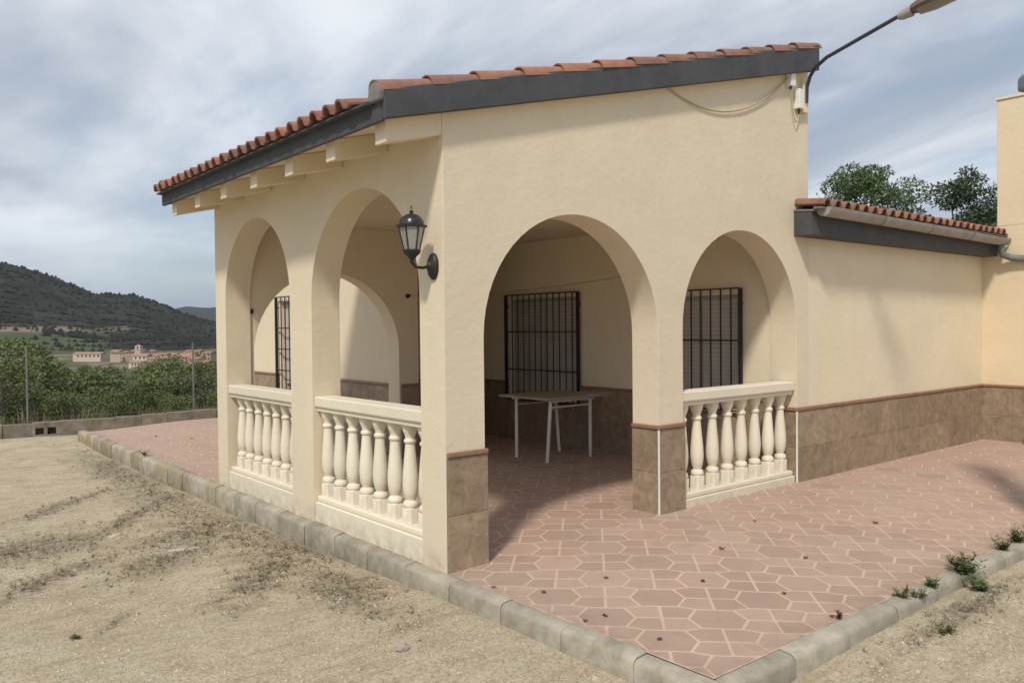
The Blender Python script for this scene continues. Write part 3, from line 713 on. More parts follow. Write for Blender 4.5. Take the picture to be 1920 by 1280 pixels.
# --- wing eave, gutter, chimney
weave = MB().prism([(-.18, 2.352), (-.0005, 2.352), (-.0005, 2.585), (-.18, 2.565)], 'x', 3.95, 8.249).build('wing_eave', M_dark, house, bevel=.006)
MB().prism([(-.20, 2.5655), (-.001, 2.5855), (-.001, 2.60), (-.20, 2.582)], 'x', 3.945, 8.249).build('eave_bed', M_grey, weave)
MB().prism([(-.292, 2.584), (-.2005, 2.584), (-.2005, 2.608), (-.292, 2.596)], 'x', 3.95, 8.249).build('tile_bed', M_grey, weave)
wroof = MB().prism([(.0, 2.605), (.55, 2.68), (.55, 2.71), (.0, 2.62)], 'x', 4.202, 8.249).build('wing_roof', M_grey, house)
roof_tiles(wroof, -.30, 2.590, 3.96, 8.26, 2, .15, .178, .37, axis='y')
def gutter():
    gt = empty('gutter'); gt.parent = house; xa = 4.02; xe = 8.235; segs = [xa, 4.25, 5.05, 6.1, 7.15, xe]; zc = 2.598; yc = -.262; r = .078
    for a, b in zip(segs, segs[1:]):
        V = []; Fc = []; n = 9; dz = .0
        for x, zo in ((a+.002, 0), (b-.002, 0)):
            dz_ = -.010*(x-xa)
            for rr in (r, r-.006):
                for k in range(n): t = math.pi+math.pi*k/(n-1); V.append((x, yc+rr*math.cos(t), zc+dz_+rr*math.sin(t)*1.05))
        for k in range(n-1): Fc += [(k, k+1, 2*n+k+1, 2*n+k), (n+k+1, n+k, 3*n+k, 3*n+k+1), (k+1, k, n+k, n+k+1), (2*n+k, 2*n+k+1, 3*n+k+1, 3*n+k)]
        Fc += [(0, 2*n, 3*n, n), (n-1, 2*n-1, 4*n-1, 3*n-1)]
        autosmooth(obj('gutter_section', mesh('gutter_section', V, Fc, M_gutter), gt), 50)
        if b < xe-.1 and b > 4.4:
            zc_ = zc-.010*(b-xa); mb = MB(); pts = [(yc+(r+.002)*math.cos(math.pi+math.pi*k/8), zc_+(r+.002)*math.sin(math.pi+math.pi*k/8)*1.05) for k in range(9)]+[(yc+(r+.006)*math.cos(math.pi+math.pi*k/8), zc_+(r+.006)*math.sin(math.pi+math.pi*k/8)*1.05) for k in range(8, -1, -1)]
            mb.prism(pts, 'x', b-.014, b+.014).build('gutter_bracket', M_steel, gt)
    cap = [(yc+(r-.001)*math.cos(math.pi+math.pi*k/8), zc+(r-.001)*math.sin(math.pi+math.pi*k/8)*1.05) for k in range(9)]
    MB().prism(cap, 'x', xa-.006, xa+.001).build('gutter_end', M_gutter, gt)
    autosmooth(MB().tube([(8.12, yc, zc-.09), (8.12, yc, zc-.17), (8.13, yc-.02, zc-.24), (8.18, yc-.10, zc-.28), (8.20, -.5, zc-.30), (8.20, -1.2, zc-.32)], .042, 10).build('downpipe', M_cowl, gt), 50)
gutter()
chim = MB().box(8.251, 9.15, -1.25, -.17, 2.7205, 4.28).build('chimney', M_annex, house, bevel=.008)
MB().box(8.235, 9.2, -1.28, -.155, 4.2805, 4.31).build('chimney_cap', M_wall, chim, bevel=.005)
MB().lathe([(.12, 4.31), (.12, 4.42)], 12, (8.50, -.515, 0)).build('flue', M_dark, chim)
autosmooth(MB().lathe([(.16, 4.39), (.19, 4.40), (.19, 4.53), (.16, 4.57), (.06, 4.60)], 16, (8.50, -.515, 0)).build('cowl', M_cowl, chim), 40)

# ------------------------------------------------------------------ lantern on the arcade pier
def lantern():
    L = tag(empty('wall_lantern', (0, .105, 1.93)), 'black wall lantern with domed cap and glass panes on the corner pier', 'lantern')
    bx, by = -.165, .0
    autosmooth(MB().add(*(lambda V, Fc: (V, Fc))(*(lambda mb: ([(-(z) - .001, x*.62, y) for x, y, z in mb.V], mb.F))(MB().lathe([(.085, 0), (.085, .012), (.07, .026), (.035, .034), (.018, .05)], 20)))).build('backplate', M_metal, L), 40)
    autosmooth(MB().tube([(-.03, 0, 0), (-.09, 0, -.012), (-.14, 0, -.008), (bx, 0, .02), (bx, 0, .05)], [.011, .010, .010, .011, .013], 8).build('arm', M_metal, L), 60)
    MB().lathe([(.006, .03), (.02, .045), (.034, .06), (.05, .075), (.055, .09), (.055, .098)], 6, (bx, by, 0), R(30)).build('base', M_metal, L)
    z0, z1, r0, r1 = .098, .235, .047, .078
    P0 = [(bx+r0*math.cos(R(30+60*k)), by+r0*math.sin(R(30+60*k)), z0) for k in range(6)]; P1 = [(bx+r1*math.cos(R(30+60*k)), by+r1*math.sin(R(30+60*k)), z1) for k in range(6)]
    for k in range(6):
        MB().tube([P0[k], P1[k]], .0055, 6).build('frame_bar', M_metal, L)
        k2 = (k+1) % 6; cc = Vector((bx, by, (z0+z1)/2)); a = [Vector(p) for p in (P0[k], P0[k2], P1[k2], P1[k])]; nrm = (a[1]-a[0]).cross(a[3]-a[0]).normalized()
        V = [p-nrm*.0015 for p in a]+[p+nrm*.0015 for p in a]
        obj('glass_pane', mesh('glass_pane', V, [(3, 2, 1, 0), (4, 5, 6, 7), (0, 1, 5, 4), (1, 2, 6, 5), (2, 3, 7, 6), (3, 0, 4, 7)], M_lglass), L)
    MB().lathe([(.088, z1), (.097, z1+.004), (.097, z1+.014), (.082, z1+.018)], 6, (bx, by, 0), R(30)).build('brim', M_metal, L)
    autosmooth(MB().lathe([(.08, z1+.018), (.076, z1+.040), (.062, z1+.062), (.040, z1+.078), (.016, z1+.085), (.010, z1+.09), (.014, z1+.098), (.006, z1+.108), (.004, z1+.135)], 12, (bx, by, 0)).build('cap', glass_mat('lantern_cap', (.025, .025, .027), .28), L), 40)
    MB().lathe([(.012, z0), (.012, z0+.04), (.022, z0+.07), (.02, z0+.09)], 8, (bx, by, 0)).build('bulb', M_plastic, L)
lantern()

# ------------------------------------------------------------------ street lamp arm on the gable
def lamp():
    L = tag(empty('wall_street_lamp', (4.10, -.02, 3.66)), 'street lamp on long dark bent arm fixed below the gable eave', 'street lamp')
    o = Vector(L.location)
    pts = [(4.10, -.045, 3.60), (4.10, -.05, 3.74), (4.085, -.09, 3.83), (4.04, -.17, 3.885), (3.97, -.32, 3.925), (3.905, -.66, 3.985), (3.845, -1.05, 4.06)]
    autosmooth(MB().tube([Vector(p)-o for p in pts], .017, 10).build('arm', M_lampdark, L), 60)
    MB().box(-.04, .04, -.022, .019, -.15, .14).build('mounting_plate', M_wall, L, bevel=.004)
    a = Vector((3.855, -1.02, 4.055))-o; d = Vector((.035, -.34, .055)).normalized(); s = Vector((1, .1, 0)).normalized(); u = s.cross(d).normalized()
    if u.z < 0: u = -u
    def body(st, name, m, cap=True):
        V = []; Fc = []; n = 12
        for t, wd, hu, hl in st:
            for k in range(n):
                th = 2*math.pi*k/n; V.append(a+d*t+s*wd*math.cos(th)+u*((hu if math.sin(th) > 0 else hl)*math.sin(th)))
        for i in range(len(st)-1):
            for k in range(n): k2 = (k+1) % n; Fc.append((i*n+k, i*n+k2, (i+1)*n+k2, (i+1)*n+k))
        Fc += [tuple(reversed(range(n))), tuple(range((len(st)-1)*n, len(st)*n))]
        autosmooth(obj(name, mesh(name, V, Fc, m), L), 50)
    body([(0, .03, .03, .03), (.03, .04, .04, .04), (.11, .045, .05, .045)], 'neck', M_gutter)
    body([(.112, .06, .05, .02), (.17, .09, .065, .03), (.30, .105, .07, .035), (.42, .10, .06, .03), (.50, .06, .035, .02), (.53, .02, .015, .01)], 'housing', simple('brown_lamp_housing', (.13, .095, .075), .55, .15, 10, .1))
    body([(.16, .07, .0, .05), (.28, .085, .0, .062), (.42, .08, .0, .055), (.48, .045, .0, .035)], 'diffuser', M_lglass)
lamp()
b = empty('junction_box', (3.86, -.0, 3.72)); tag(b, 'white plastic junction box high under the gable eave', 'junction box')
MB().box(-.035, .035, -.055, -.001, -.005, .115).build('box', M_plastic, b, bevel=.006); MB().box(-.038, .038, -.062, -.0555, -.008, .118).build('lid', M_plastic, b, bevel=.004)
MB().tube([(0, -.03, -.005), (0, -.03, -.03)], .012, 8).build('gland', M_dark, b)
b = empty('photocell_box', (3.995, 0, 3.56)); tag(b, 'small white control box on the gable edge below the lamp arm', 'control box')
MB().box(-.035, .035, -.06, -.001, -.03, .15).build('box', M_plastic, b, bevel=.006); MB().tube([(0, -.03, -.03), (0, -.03, -.075)], .012, 8).build('gland', M_dark, b)
def sag(a, b, s, n=14): a, b = Vector(a), Vector(b); return [a.lerp(b, i/n)-Vector((0, 0, s*4*(i/n)*(1-i/n))) for i in range(n+1)]
cb_ = autosmooth(MB().tube(sag((2.13, -.012, 3.415), (3.83, -.02, 3.79), .25), .007, 6).build('hanging_cable', M_cable), 60)
tag(cb_, 'cream cable sagging in a loop under the gable eave', 'cable')
lp = autosmooth(MB().tube(sag((3.86, -.03, 3.69), (3.995, -.03, 3.485), .17), .005, 6).build('drip_loop', M_cable), 60)
tag(lp, 'short cable loop hanging between the two white boxes', 'cable')
MBh = MB().tube([(2.12, .004, 3.43), (2.12, -.03, 3.43)], .012, 8).build('cable_clip', M_dark); tag(MBh, 'small dark clip holding the sagging cable at the eave', 'clip')

# ------------------------------------------------------------------ clothes line and hooks
def hook(loc, nrm, label):
    n = Vector(nrm); h = empty('wall_hook', loc); tag(h, label, 'hook'); MB().tube([n*-.002, n*.012], .026, 10).build('plate', M_metal, h)
    MB().tube([n*.01, n*.05, n*.06+Vector((0, 0, .02))], .007, 6).build('peg', M_metal, h)
hook((2.045, TW, 1.945), (0, 1, 0), 'small dark hook on the pier beside the larger gable arch')
hook((2.10, 3.76, 1.90), (0, -1, 0), 'small dark hook on the wall end facing the gable')
hook((.262, 3.76, 1.72), (0, -1, 0), 'small dark hook beside the end arch of the porch')
tag(MB().tube(sag((2.05, TW+.05, 1.95), (2.10, 3.71, 1.905), .05), .0022, 5).build('clothes_line', M_dark), 'thin clothes line strung between two hooks in the porch', 'clothes line')

# ------------------------------------------------------------------ folding table
def table():
    t = tag(empty('folding_table', (3.34, 2.67, .055), 0), 'small white legged folding table standing in the shaded porch', 'table')
    MB().box(-.46, .46, -.42, .42, .690, .715).build('tabletop', M_tabletop, t, bevel=.006)
    for sx in (-1, 1):
        for sy in (-1, 1):
            autosmooth(MB().tube([(sx*.33, sy*.26, 0), (sx*.30, sy*.29, .689)], .020, 8).build('leg', M_tableleg, t), 60)
    for sy in (-1, 1): MB().tube([(-.30, sy*.285, .60), (.30, sy*.285, .60)], .010, 6).build('stretcher', M_tableleg, t)
    MB().box(-.34, .34, -.32, -.30, .655, .6895).box(-.34, .34, .30, .32, .655, .6895).build('apron', M_tableleg, t)
    MB().tube([(-.28, -.26, .58), (.30, .20, .52)], .010, 6).build('brace', M_tableleg, t)
table()

# ------------------------------------------------------------------ unseen pier, added outside the view to cast the shadow on the terrace
gp = tag(empty('shadow_pier', (3.93, -2.27, -.11)), 'tall square cream pier added out of view to cast a shadow on the terrace', 'pier')
MB().box(-.115, .115, -.115, .115, -.1, 3.30).build('shaft', M_wall, gp, bevel=.008); MB().box(-.14, .14, -.13, .14, 3.3005, 3.35).build('cap', M_white, gp, bevel=.01)

# ------------------------------------------------------------------ boundary wall and fence
def boundary():
    W = tag(empty('boundary_wall', (BA.x, BA.y, -.2)), 'low grey block wall along the edge of the terrace', 'wall'); W.rotation_euler = (0, 0, math.atan2(bd.y, bd.x))
    L = .40; h = .25; blk = MB().box(0, L-.003, 0, .2, 0, h).mesh('block', M_block)
    def hollow():
        mb = MB(); holes = [(.05, .17), (.22, .34)]; z0, z1 = .06, .17
        mb.box(0, L-.003, .17, .2, 0, h); mb.box(0, L-.003, 0, .1695, 0, z0); mb.box(0, L-.003, 0, .1695, z1, h)
        for a, b in ((0, .05), (.17, .22), (.34, L-.003)): mb.box(a, b, 0, .1695, z0+.0002, z1-.0002)
        return mb.mesh('hollow_block', M_block)
    hb = hollow()
    for k in range(-13, 26):
        o = obj('hollow_block' if k == 1 else 'block', hb if k == 1 else blk, W, (k*L+.03, random.uniform(-.012, .012), random.uniform(-.012, .012)+(.0 if k < 0 else .012*k)), (0, 0, random.uniform(-.02, .02)))
boundary()
def fence():
    f = tag(empty('wire_fence', (BA.x, BA.y, -.0)), 'grey steel posts carrying thin wire mesh above the low wall', 'fence'); f.rotation_euler = (0, 0, math.atan2(bd.y, bd.x))
    H = 1.22
    post = MB().tube([(0, 0, -.2), (0, 0, H+.03)], .0155, 8).mesh('post', M_steel)
    xs = [-5.0, -2.3, .37, 2.87, 5.4, 8.0]
    for x in xs: obj('post', post, f, (x, .13, .02 if x < 1 else .06))
    mb = MB()
    for z in (.12, .66, H-.02): mb.tube([(xs[0], .13, z), (xs[-1], .13, z+.06)], .0022, 4)
    tag(mb.build('tension_wire', M_steel, f), None)
    mb = MB(); st = .075; n = int((xs[-1]-xs[0])/st)
    V = []; Fc = []
    for i in range(n):
        x = xs[0]+i*st
        for sgn in (1, -1):
            a = Vector((x, .13, .10)); q = a+Vector((sgn*(H-.12), 0, H-.12))
            if q.x > xs[-1] or q.x < xs[0]:
                e = (xs[-1] if sgn > 0 else xs[0])-a.x; q = a+Vector((e, 0, abs(e)))
            if (q-a).length < .05: continue
            mb.tube([a, q], .0007, 3, False)
    tag(mb.build('wire_mesh', M_steel, f), kind='stuff')
fence()

# ------------------------------------------------------------------ foliage
def leaf_cloud(name, blobs, n, size, m, aspect=2.2, shell=.55, droop=0, seed=1):
    """n separate leaf quads spread through overlapping ellipsoids (cx,cy,cz,rx,ry,rz)"""
    r = np.random.default_rng(seed); b = np.array(blobs, float); wgt = (b[:, 3]*b[:, 4]*b[:, 5])**.75; wgt /= wgt.sum()
    k = r.choice(len(b), n, p=wgt); d = r.normal(size=(n, 3)); d /= np.linalg.norm(d, axis=1, keepdims=True)
    rad = np.where(r.random(n) < shell, r.uniform(.75, 1.08, n), r.random(n)**.5)[:, None]
    c = b[k, :3]+d*rad*b[k, 3:6]
    s = size*r.uniform(.55, 1.35, n)[:, None]
    u = r.normal(size=(n, 3))+d*.9; u[:, 2] -= droop; u /= np.linalg.norm(u, axis=1, keepdims=True)
    v = np.cross(u, r.normal(size=(n, 3))); v /= np.linalg.norm(v, axis=1, keepdims=True)
    V = np.empty((n, 4, 3)); V[:, 0] = c; V[:, 1] = c+u*s*.5+v*s/aspect*.5; V[:, 2] = c+u*s; V[:, 3] = c+u*s*.5-v*s/aspect*.5
    me = bpy.data.meshes.new(name); me.vertices.add(4*n); me.vertices.foreach_set('co', V.reshape(-1).astype(np.float32))
    me.loops.add(4*n); me.loops.foreach_set('vertex_index', np.arange(4*n, dtype=np.int32)); me.polygons.add(n); me.polygons.foreach_set('loop_start', np.arange(0, 4*n, 4, dtype=np.int32))
    me.polygons.foreach_set('loop_total', np.full(n, 4, dtype=np.int32)); me.materials.append(m); me.update(calc_edges=True); me.validate(); return me
def clumps(n, R0, H0, H1, rr, seed):
    r = random.Random(seed); o = []
    for _ in range(n):
        a = r.random()*6.283; q = R0*math.sqrt(r.random()); z = r.uniform(H0, H1); k = 1-.5*((z-H0)/(H1-H0+1e-6))**2
        s = rr*r.uniform(.6, 1.25); o.append((q*k*math.cos(a), q*k*math.sin(a), z, s, s, s*.75))
    return o
def branches(cl, base, r0, seed, top=None):
    r = random.Random(seed); mb = MB(); hmax = max(c[2] for c in cl); sp = Vector((0, 0, hmax*.55))
    mb.tube([(0, 0, base), (r.uniform(-.05, .05), r.uniform(-.05, .05), hmax*.25), sp*1.0, sp*1.5+Vector((r.uniform(-.1, .1), r.uniform(-.1, .1), 0))], [r0, r0*.8, r0*.55, r0*.25], 7)
    for c in cl[:14]:
        e = Vector(c[:3]); s = Vector((0, 0, min(e.z*.6, hmax*.6))); mid = s.lerp(e, .55)+Vector((0, 0, -.08*e.length)); mb.tube([s, mid, e], [r0*.35, r0*.2, r0*.06], 5)
    return mb
shr = []
for i in range(5):
    cl = clumps(16, .95, .35, 1.7+.2*i, .42, 20+i)
    shr.append((leaf_cloud('foliage', cl, 5200, .10, M_leaf[i % 3], seed=30+i), branches(cl, -.4, .06, 40+i).mesh('stem', M_wood)))
k = 0
for d, sp, sz in ((1.2, .7, .40), (2.3, .8, .50), (3.8, .95, .58), (6, 1.1, .66), (9, 1.3, .76), (13, 1.6, .86), (19, 2.0, .98), (27, 2.5, 1.12), (40, 3.4, 1.3), (62, 5.0, 1.55), (92, 7, 1.95), (130, 8, 2.4), (190, 11, 2.9), (280, 14, 3.5), (380, 17, 4.0)):
    wspan = 6.0+d*.62; x = -3.2-d*.30
    while x < wspan*.55+1.5:
        p = BA+bd*(x+random.uniform(-.4, .4)*sp)+bn*(d+random.uniform(-.3, .3)*sp); az = math.degrees(math.atan2(p.y-CAM.y, p.x-CAM.x))
        x += sp
        if not 68.5 < az < 87: continue
        fm, sm = shr[random.randrange(5)]; s = sz*random.uniform(.82, 1.22)*(1+.34*S((az-79)/3)*S((87-az)/3))
        e = empty('shrub', (p.x, p.y, gz(p.x, p.y)-.02), random.random()*6.28); e.scale = (s, s, s*random.uniform(.72, .95)); k += 1
        tag(e, 'bushy green shrub in the overgrown thicket beyond the wire fence', 'shrub', 'shrubs in the thicket beyond the fence')
        obj('foliage', fm, e); obj('stem', sm, e)
def grass_strip():
    r = random.Random(5); mb = MB()
    for _ in range(5200):
        u = r.uniform(-3.5, 7); d = r.uniform(.22, 2.6); p = BA+bd*u+bn*d; z = gz(p.x, p.y)-.01; h = r.uniform(.15, .55)*(1 if d > .5 else .6); a = r.random()*6.28; wd = .006; lean = Vector((math.cos(a), math.sin(a), 0))*h*r.uniform(.05, .45); s = Vector((-math.sin(a), math.cos(a), 0))*wd
        b0 = Vector((p.x, p.y, z)); mb.add([b0-s, b0+s, b0+lean*.45+Vector((0, 0, h*.6))+s*.6, b0+lean*.45+Vector((0, 0, h*.6))-s*.6, b0+lean+Vector((0, 0, h))], [(0, 1, 2, 3), (3, 2, 4)])
    tag(mb.build('tall_grass', M_straw), 'straggling grass behind the low wall', kind='stuff')
grass_strip()
# pines behind the wing
def pine(loc, H, Rr, n, m, seed, label, nclump=26, rot=0, rr=.46):
    t = tag(empty('pine_tree', loc, rot), label, 'tree'); cl = clumps(nclump, Rr, H*.50, H*.94, rr, seed)+clumps(5, Rr*.4, H*.86, H*1.0, rr*.55, seed+7)+clumps(14, Rr*1.2, H*.46, H*.78, rr, seed+3)
    obj('crown', leaf_cloud('crown', cl, n, .085, m, aspect=2.6, shell=.5, seed=seed), t)
    autosmooth(obj('trunk', branches(cl, -.1, .13, seed).mesh('trunk', M_wood), t), 60)
def at_px(px, dist, z=-.15): q = ray(px, 611, dist); return (q.x, q.y, z)
pine(at_px(1632, 21), 5.35, 1.25, 26000, M_pine, 51, 'bushy green pine behind the wing roof beside the gable', 22, rr=.40)
pine(at_px(1545, 24), 5.15, .8, 5200, M_leaf[1], 52, 'sparse thin leaved tree top showing beside the gable wall', 12, rr=.3)
pine(at_px(1712, 23), 4.45, .55, 9000, M_pine, 53, 'low rounded green tree between the two pines', 12, rr=.36)
pine(at_px(1818, 20), 4.95, .72, 22000, M_pine2, 54, 'dense dark pine standing beside the chimney', 20, rr=.36)

# ------------------------------------------------------------------ loose things on the ground
def scatter_stones(n):
    r = random.Random(3); mb = MB(); V0 = [(1, 0, 0), (0, 1, 0), (-1, 0, 0), (0, -1, 0), (0, 0, .8), (0, 0, -.6)]; F0 = [(0, 1, 4), (1, 2, 4), (2, 3, 4), (3, 0, 4), (1, 0, 5), (2, 1, 5), (3, 2, 5), (0, 3, 5)]
    for _ in range(n):
        if r.random() < .8: x, y = -.14-3.6*r.random()**1.0, -3.4+10.5*r.random()**1.5
        else: x, y = r.uniform(-.6, 4.5), r.uniform(-3.6, -2.2)
        if noise.noise((x*1.3, y*1.3, 5)) < r.uniform(-.6, .3): continue
        s = .003+.008*r.random()**3+(r.uniform(.004, .014) if r.random() < .035 else 0); a = r.random()*6.28; ca, sa = math.cos(a)*s, math.sin(a)*s; k = [r.uniform(.7, 1.3) for _ in range(6)]
        z = gz(x, y); mb.add([(x+(px*ca-py*sa)*k[i], y+(px*sa+py*ca)*k[i], z+pz*s*k[i]) for i, (px, py, pz) in enumerate(V0)], F0)
    tag(mb.build('gravel', simple('gravel_grit', (.40, .345, .26), .9, .62, 90, .2)), 'fine gravel strewn over the dusty forecourt', kind='stuff')
scatter_stones(60000)
def litter(n):
    r = random.Random(4); mb = MB()
    for _ in range(n):
        px, py, la, lb, an = r.choices(PATCH, PW)[0]; u, v = r.gauss(0, .75)*la, r.gauss(0, .85)*lb+r.gauss(0, .05); ca, sa = math.cos(R(an)), math.sin(R(an))
        x, y = px+u*ca-v*sa, py+u*sa+v*ca
        if x > -.13 and y > -2.17: continue
        z = gz(x, y); a = r.random()*6.28; L = r.uniform(.008, .045); wd = r.uniform(.001, .003); d = Vector((math.cos(a), math.sin(a), r.uniform(-.1, .35)))*L; s = Vector((-math.sin(a), math.cos(a), 0))*wd
        b0 = Vector((x, y, z+.003)); mb.add([b0-s, b0+d*.5+Vector((0, 0, .004))-s*1.3, b0+d, b0+d*.5+Vector((0, 0, .004))+s*1.3], [(0, 1, 2, 3)])
    tag(mb.build('plant_litter', M_twig), 'dark dry plant litter lying in drifts on the gravel', kind='stuff')
litter(6500)
def straw(n):
    r = random.Random(14); mb = MB()
    for _ in range(n):
        x, y = -.14-3.4*r.random(), -2.6+9.5*r.random()**1.3
        if noise.noise((x*.9, y*.9, 8)) < r.uniform(-.3, .5): continue
        z = gz(x, y); a = R(40)+r.gauss(0, .7); L = r.uniform(.02, .08); wd = r.uniform(.0008, .0016); d = Vector((math.cos(a), math.sin(a), r.uniform(-.05, .15)))*L; s_ = Vector((-math.sin(a), math.cos(a), 0))*wd; b0 = Vector((x, y, z+.004))
        mb.add([b0-s_, b0+d*.5+Vector((0, 0, .003))-s_, b0+d, b0+d*.5+Vector((0, 0, .003))+s_], [(0, 1, 2, 3)])
    tag(mb.build('dry_straw', M_straw), 'scattered dry straw flattened into the gravel', kind='stuff')
straw(7000)
def tufts(n):
    r = random.Random(24); mb = MB()
    for _ in range(n):
        px, py, la, lb, an = r.choices(PATCH, PW)[0]; u, v = r.gauss(0, .7)*la, r.gauss(0, .9)*lb+r.gauss(0, .04); ca, sa = math.cos(R(an)), math.sin(R(an)); x, y = px+u*ca-v*sa, py+u*sa+v*ca
        if x > -.14 and y > -2.18: continue
        z = gz(x, y); hh = r.uniform(.012, .045)
        for _k in range(r.randint(5, 12)):
            a = r.random()*6.28; d = Vector((math.cos(a), math.sin(a), 0)); h = hh*r.uniform(.5, 1.2); s_ = Vector((-d.y, d.x, 0))*.0014; b0 = Vector((x, y, z))+d*r.uniform(0, .012)
            mb.add([b0-s_, b0+s_, b0+d*h*r.uniform(.4, 1.3)+Vector((0, 0, h))], [(0, 1, 2)])
    tag(mb.build('dry_weeds', leaf_mat('dead_weed', (.075, .062, .03), (.17, .14, .07))), 'low dead weeds standing in patches of the forecourt', kind='stuff')
tufts(1500)
def dry_leaf(x, y, s, i):
    e = MB(); r = random.Random(100+i); n = 7; V = [(0, 0, .35*s)]; Fc = []
    for k in range(n*2):
        a = math.pi*k/n; q = s*(1 if k % 2 else .45)*r.uniform(.7, 1.2); V.append((q*math.cos(a), q*math.sin(a), s*r.uniform(.0, .7)))
    for k in range(n*2): Fc.append((0, 1+k, 1+(k+1) % (n*2)))
    V += [(v[0]*.97, v[1]*.97, v[2]+.0015) for v in V]; m_ = 1+2*n; Fc += [tuple(j+m_ for j in f) for f in Fc]
    o = obj('fallen_leaf', mesh('fallen_leaf', V, Fc, M_twig), None, (x, y, fz(x, y)+.002), (0, 0, r.random()*6)); tag(o, 'curled dry brown leaf lying on the pink paving', 'leaf', 'dry leaves on the paving')
for i, (x, y) in enumerate([(2.4, -.62), (1.89, -1.34), (1.2, -1.62), (1.01, -1.2), (.63, -.77), (.2, -.69), (.19, -1.19), (.16, -1.59), (.06, -1.17), (1.08, -1.98), (.04, -.42), (.56, 8.06), (.83, 7.35), (1.6, -.9), (3.1, -1.2)]):
    dry_leaf(x, y, .018 if i < 11 else .026, i)
M_slab = simple('pale_slab', (.48, .43, .35), .9, .15, 20, .3)
def rock(name, loc, s, m, label, seed):
    bm = bmesh.new(); bmesh.ops.create_icosphere(bm, subdivisions=2, radius=1); r = random.Random(seed)
    for v in bm.verts: v.co = Vector((v.co.x*s[0], v.co.y*s[1], v.co.z*s[2]))*(1+.35*noise.noise(v.co*1.7+Vector((seed, 0, 0))))
    me = bpy.data.meshes.new(name); bm.to_mesh(me); bm.free(); me.materials.append(m); o = obj(name, me, None, loc, (0, 0, seed)); tag(o, label, 'stone')
def gg(x, y, dz=0): return (x, y, gz(x, y)+dz)
rock('stone', gg(-.69, -.58, .008), (.05, .035, .022), M_stone, 'flat pinkish stone lying alone on the pale gravel', 1)
rock('stone', gg(.62, -2.45, .006), (.016, .014, .012), M_pebble, 'small white pebble beside the far kerb', 2)
rock('stone', gg(-.85, 2.42, -.004), (.15, .05, .012), M_slab, 'pale flat slab half buried among dark litter', 3)
rock('stone', gg(-1.15, 3.3, -.004), (.10, .04, .012), M_slab, 'smaller pale slab in the dust away from the kerb', 4)
def weed(loc, h, n, label, seed, spread=.8, m=None):
    h *= .78
    r = random.Random(seed); t = tag(empty('weed', loc), label, 'weed'); mb = MB(); lf = MB()
    for _ in range(n):
        a = r.random()*6.28; d = Vector((math.cos(a)*spread*r.random(), math.sin(a)*spread*r.random(), 1)).normalized(); L = h*r.uniform(.45, 1.1); top = d*L
        mb.tube([(0, 0, -.01), top*.5+Vector((0, 0, .01)), top], [.0022, .0016, .0008], 4)
        for q in range(9):
            p = top*r.uniform(.2, 1.0); b = r.random()*6.28; u = Vector((math.cos(b), math.sin(b), r.uniform(-.1, .8))).normalized(); s = u.cross(Vector((0, 0, 1))).normalized(); l = h*r.uniform(.12, .28)+.008
            lf.add([p, p+u*l*.5+s*l*.2, p+u*l, p+u*l*.5-s*l*.2], [(0, 1, 2, 3)])
    obj('stem', mb.mesh('stem', M_weed), t); obj('leaves', lf.mesh('leaves', m or M_weed), t)
weed((1.66, -2.06, -.01), .12, 14, 'low brownish weed clump creeping over the kerb joint', 1, 2.2, M_straw); weed((1.78, -2.1, -.03), .10, 26, 'green mat of weeds hugging the kerb beside the brownish clump', 2, 2.4)
weed((1.99, -2.09, -.01), .11, 18, 'small green weed sprouting between two kerb stones', 3, 1.6); weed((2.42, -2.1, -.02), .19, 34, 'largest leafy green weed growing over the kerb', 4, 1.7)
weed((2.36, -2.22, gz(2.36, -2.22)), .14, 30, 'green weeds at the foot of the kerb below the largest weed', 5, 2.0); weed((3.14, -2.06, -.01), .14, 20, 'weed tuft on the kerb farther along the wing', 6, 1.4)
weed((3.42, -2.06, -.01), .17, 26, 'bushy weed at the kerb facing the wing wall', 7, 1.4); weed((1.52, -2.36, gz(1.52, -2.36)), .10, 18, 'flat dusty weed in the gravel below the kerb', 8, 3.0, M_straw)
weed((8.14, -.55, .03), .14, 16, 'green weed growing at the foot of the annex wall', 9, 1.3); weed((1.08, -2.02, .0), .07, 8, 'dried weed sticking up behind the near kerb', 10, .7, M_twig)
weed((-.05, 6.4, .0), .12, 10, 'dry weed rooted in the kerb of the far terrace', 11, 1.2, M_straw); weed((-1.95, .74, gz(-1.95, .74)), .05, 16, 'dark green sprig flat on the gravel', 12, 4.0)

# ------------------------------------------------------------------ the air
mh = bpy.data.materials.new('haze'); mh.use_nodes = True; mh.node_tree.nodes.clear()
ho = mh.node_tree.nodes.new('ShaderNodeOutputMaterial'); hv = mh.node_tree.nodes.new('ShaderNodeVolumePrincipled'); hv.inputs['Density'].default_value = .00004; hv.inputs['Color'].default_value = (.72, .82, .95, 1); hv.inputs['Anisotropy'].default_value = .2
mh.node_tree.links.new(hv.outputs[0], ho.inputs['Volume'])
hzo = MB().box(-9000, 11000, -9000, 11000, -60, 230).build('haze', mh); tag(hzo, 'thin bluish haze filling the valley air', kind='stuff')

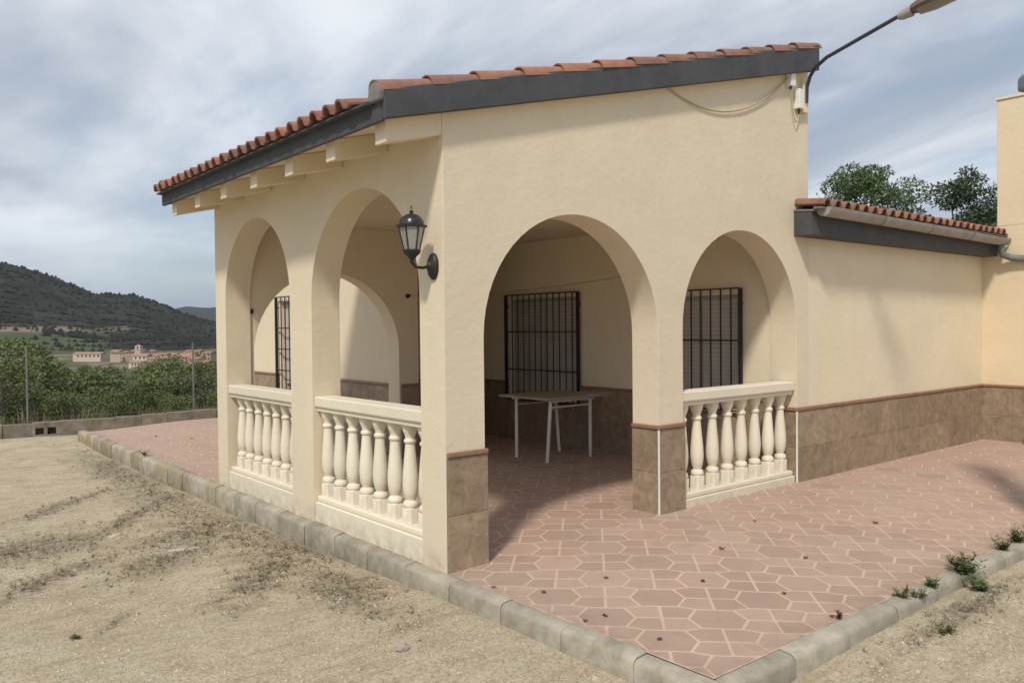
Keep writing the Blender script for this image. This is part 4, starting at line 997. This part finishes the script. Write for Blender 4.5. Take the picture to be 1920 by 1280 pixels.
# ------------------------------------------------------------------ village in the valley
def village():
    r = random.Random(11)
    def hs(px, dist, wd, dp, h, rot, wm_, zoff=0, flat=False):
        q = ray(px, 640, dist); z = gz(q.x, q.y)+zoff; t = empty('village_house', (q.x, q.y, z), rot); t['category'] = 'house'; t['label'] = 'tiny pale village house with terracotta roof below the hill'; t['group'] = 'houses of the village'
        MB().box(-wd/2, wd/2, -dp/2, dp/2, -3, h).build('wall', wm_, t)
        rh = dp*.2; MB().prism([(-dp/2-.4, h), (dp/2+.4, h), (0, h+rh)], 'x', -wd/2-.3, wd/2+.3).build('roof', M_vroof, t)
        wmesh = MB().box(-.6, .6, -.06, .06, 0, 1.5).mesh('window', M_vwin)
        for sy in (-1, 1):
            for i in range(int(wd/3.2)):
                for zz_ in ([1.2, 4.2] if h > 5.5 else [1.3]): obj('window', wmesh, t, (-wd/2+1.8+i*3.2, sy*dp/2, zz_))
    for i in range(62):
        px = r.choice([r.uniform(215, 420), r.uniform(215, 420), r.uniform(225, 400), r.uniform(-20, 70)]); dist = r.uniform(520, 690)
        hs(px, dist, r.uniform(7, 13), r.uniform(6, 8), r.choice([3.2, 3.5, 5.8, 6.2]), r.uniform(-.5, .5)+yaw+.9, M_vwall[r.choice([0, 0, 1, 2])])
    hs(168, 660, 22, 7, 3.4, yaw+1.4, M_vwall[0], 2)
    q = ray(260, 640, 610); z = gz(q.x, q.y); t = tag(empty('church_tower', (q.x, q.y, z), yaw), 'pale square church tower standing above the village roofs', 'church tower')
    MB().box(-2.0, 2.0, -2.0, 2.0, -3, 9.5).build('tower_shaft', M_vwall[0], t); MB().box(-2.3, 2.3, -2.3, 2.3, 9.51, 9.9).build('cornice', M_vwall[0], t); MB().box(-1.8, 1.8, -1.8, 1.8, 9.91, 12.0).build('belfry', M_vwall[0], t)
    MB().lathe([(2.4, 12.01), (0.1, 13.2)], 4, (0, 0, 0), R(45)).build('roof', M_vroof, t)
    for a in range(4): MB().box(-.5, .5, -.05, .05, 0, 1.6).build('belfry_opening', M_vwin, t).matrix_local = Matrix.Rotation(R(90*a), 4, 'Z') @ Matrix.Translation((0, -1.81, 10.1))
village()
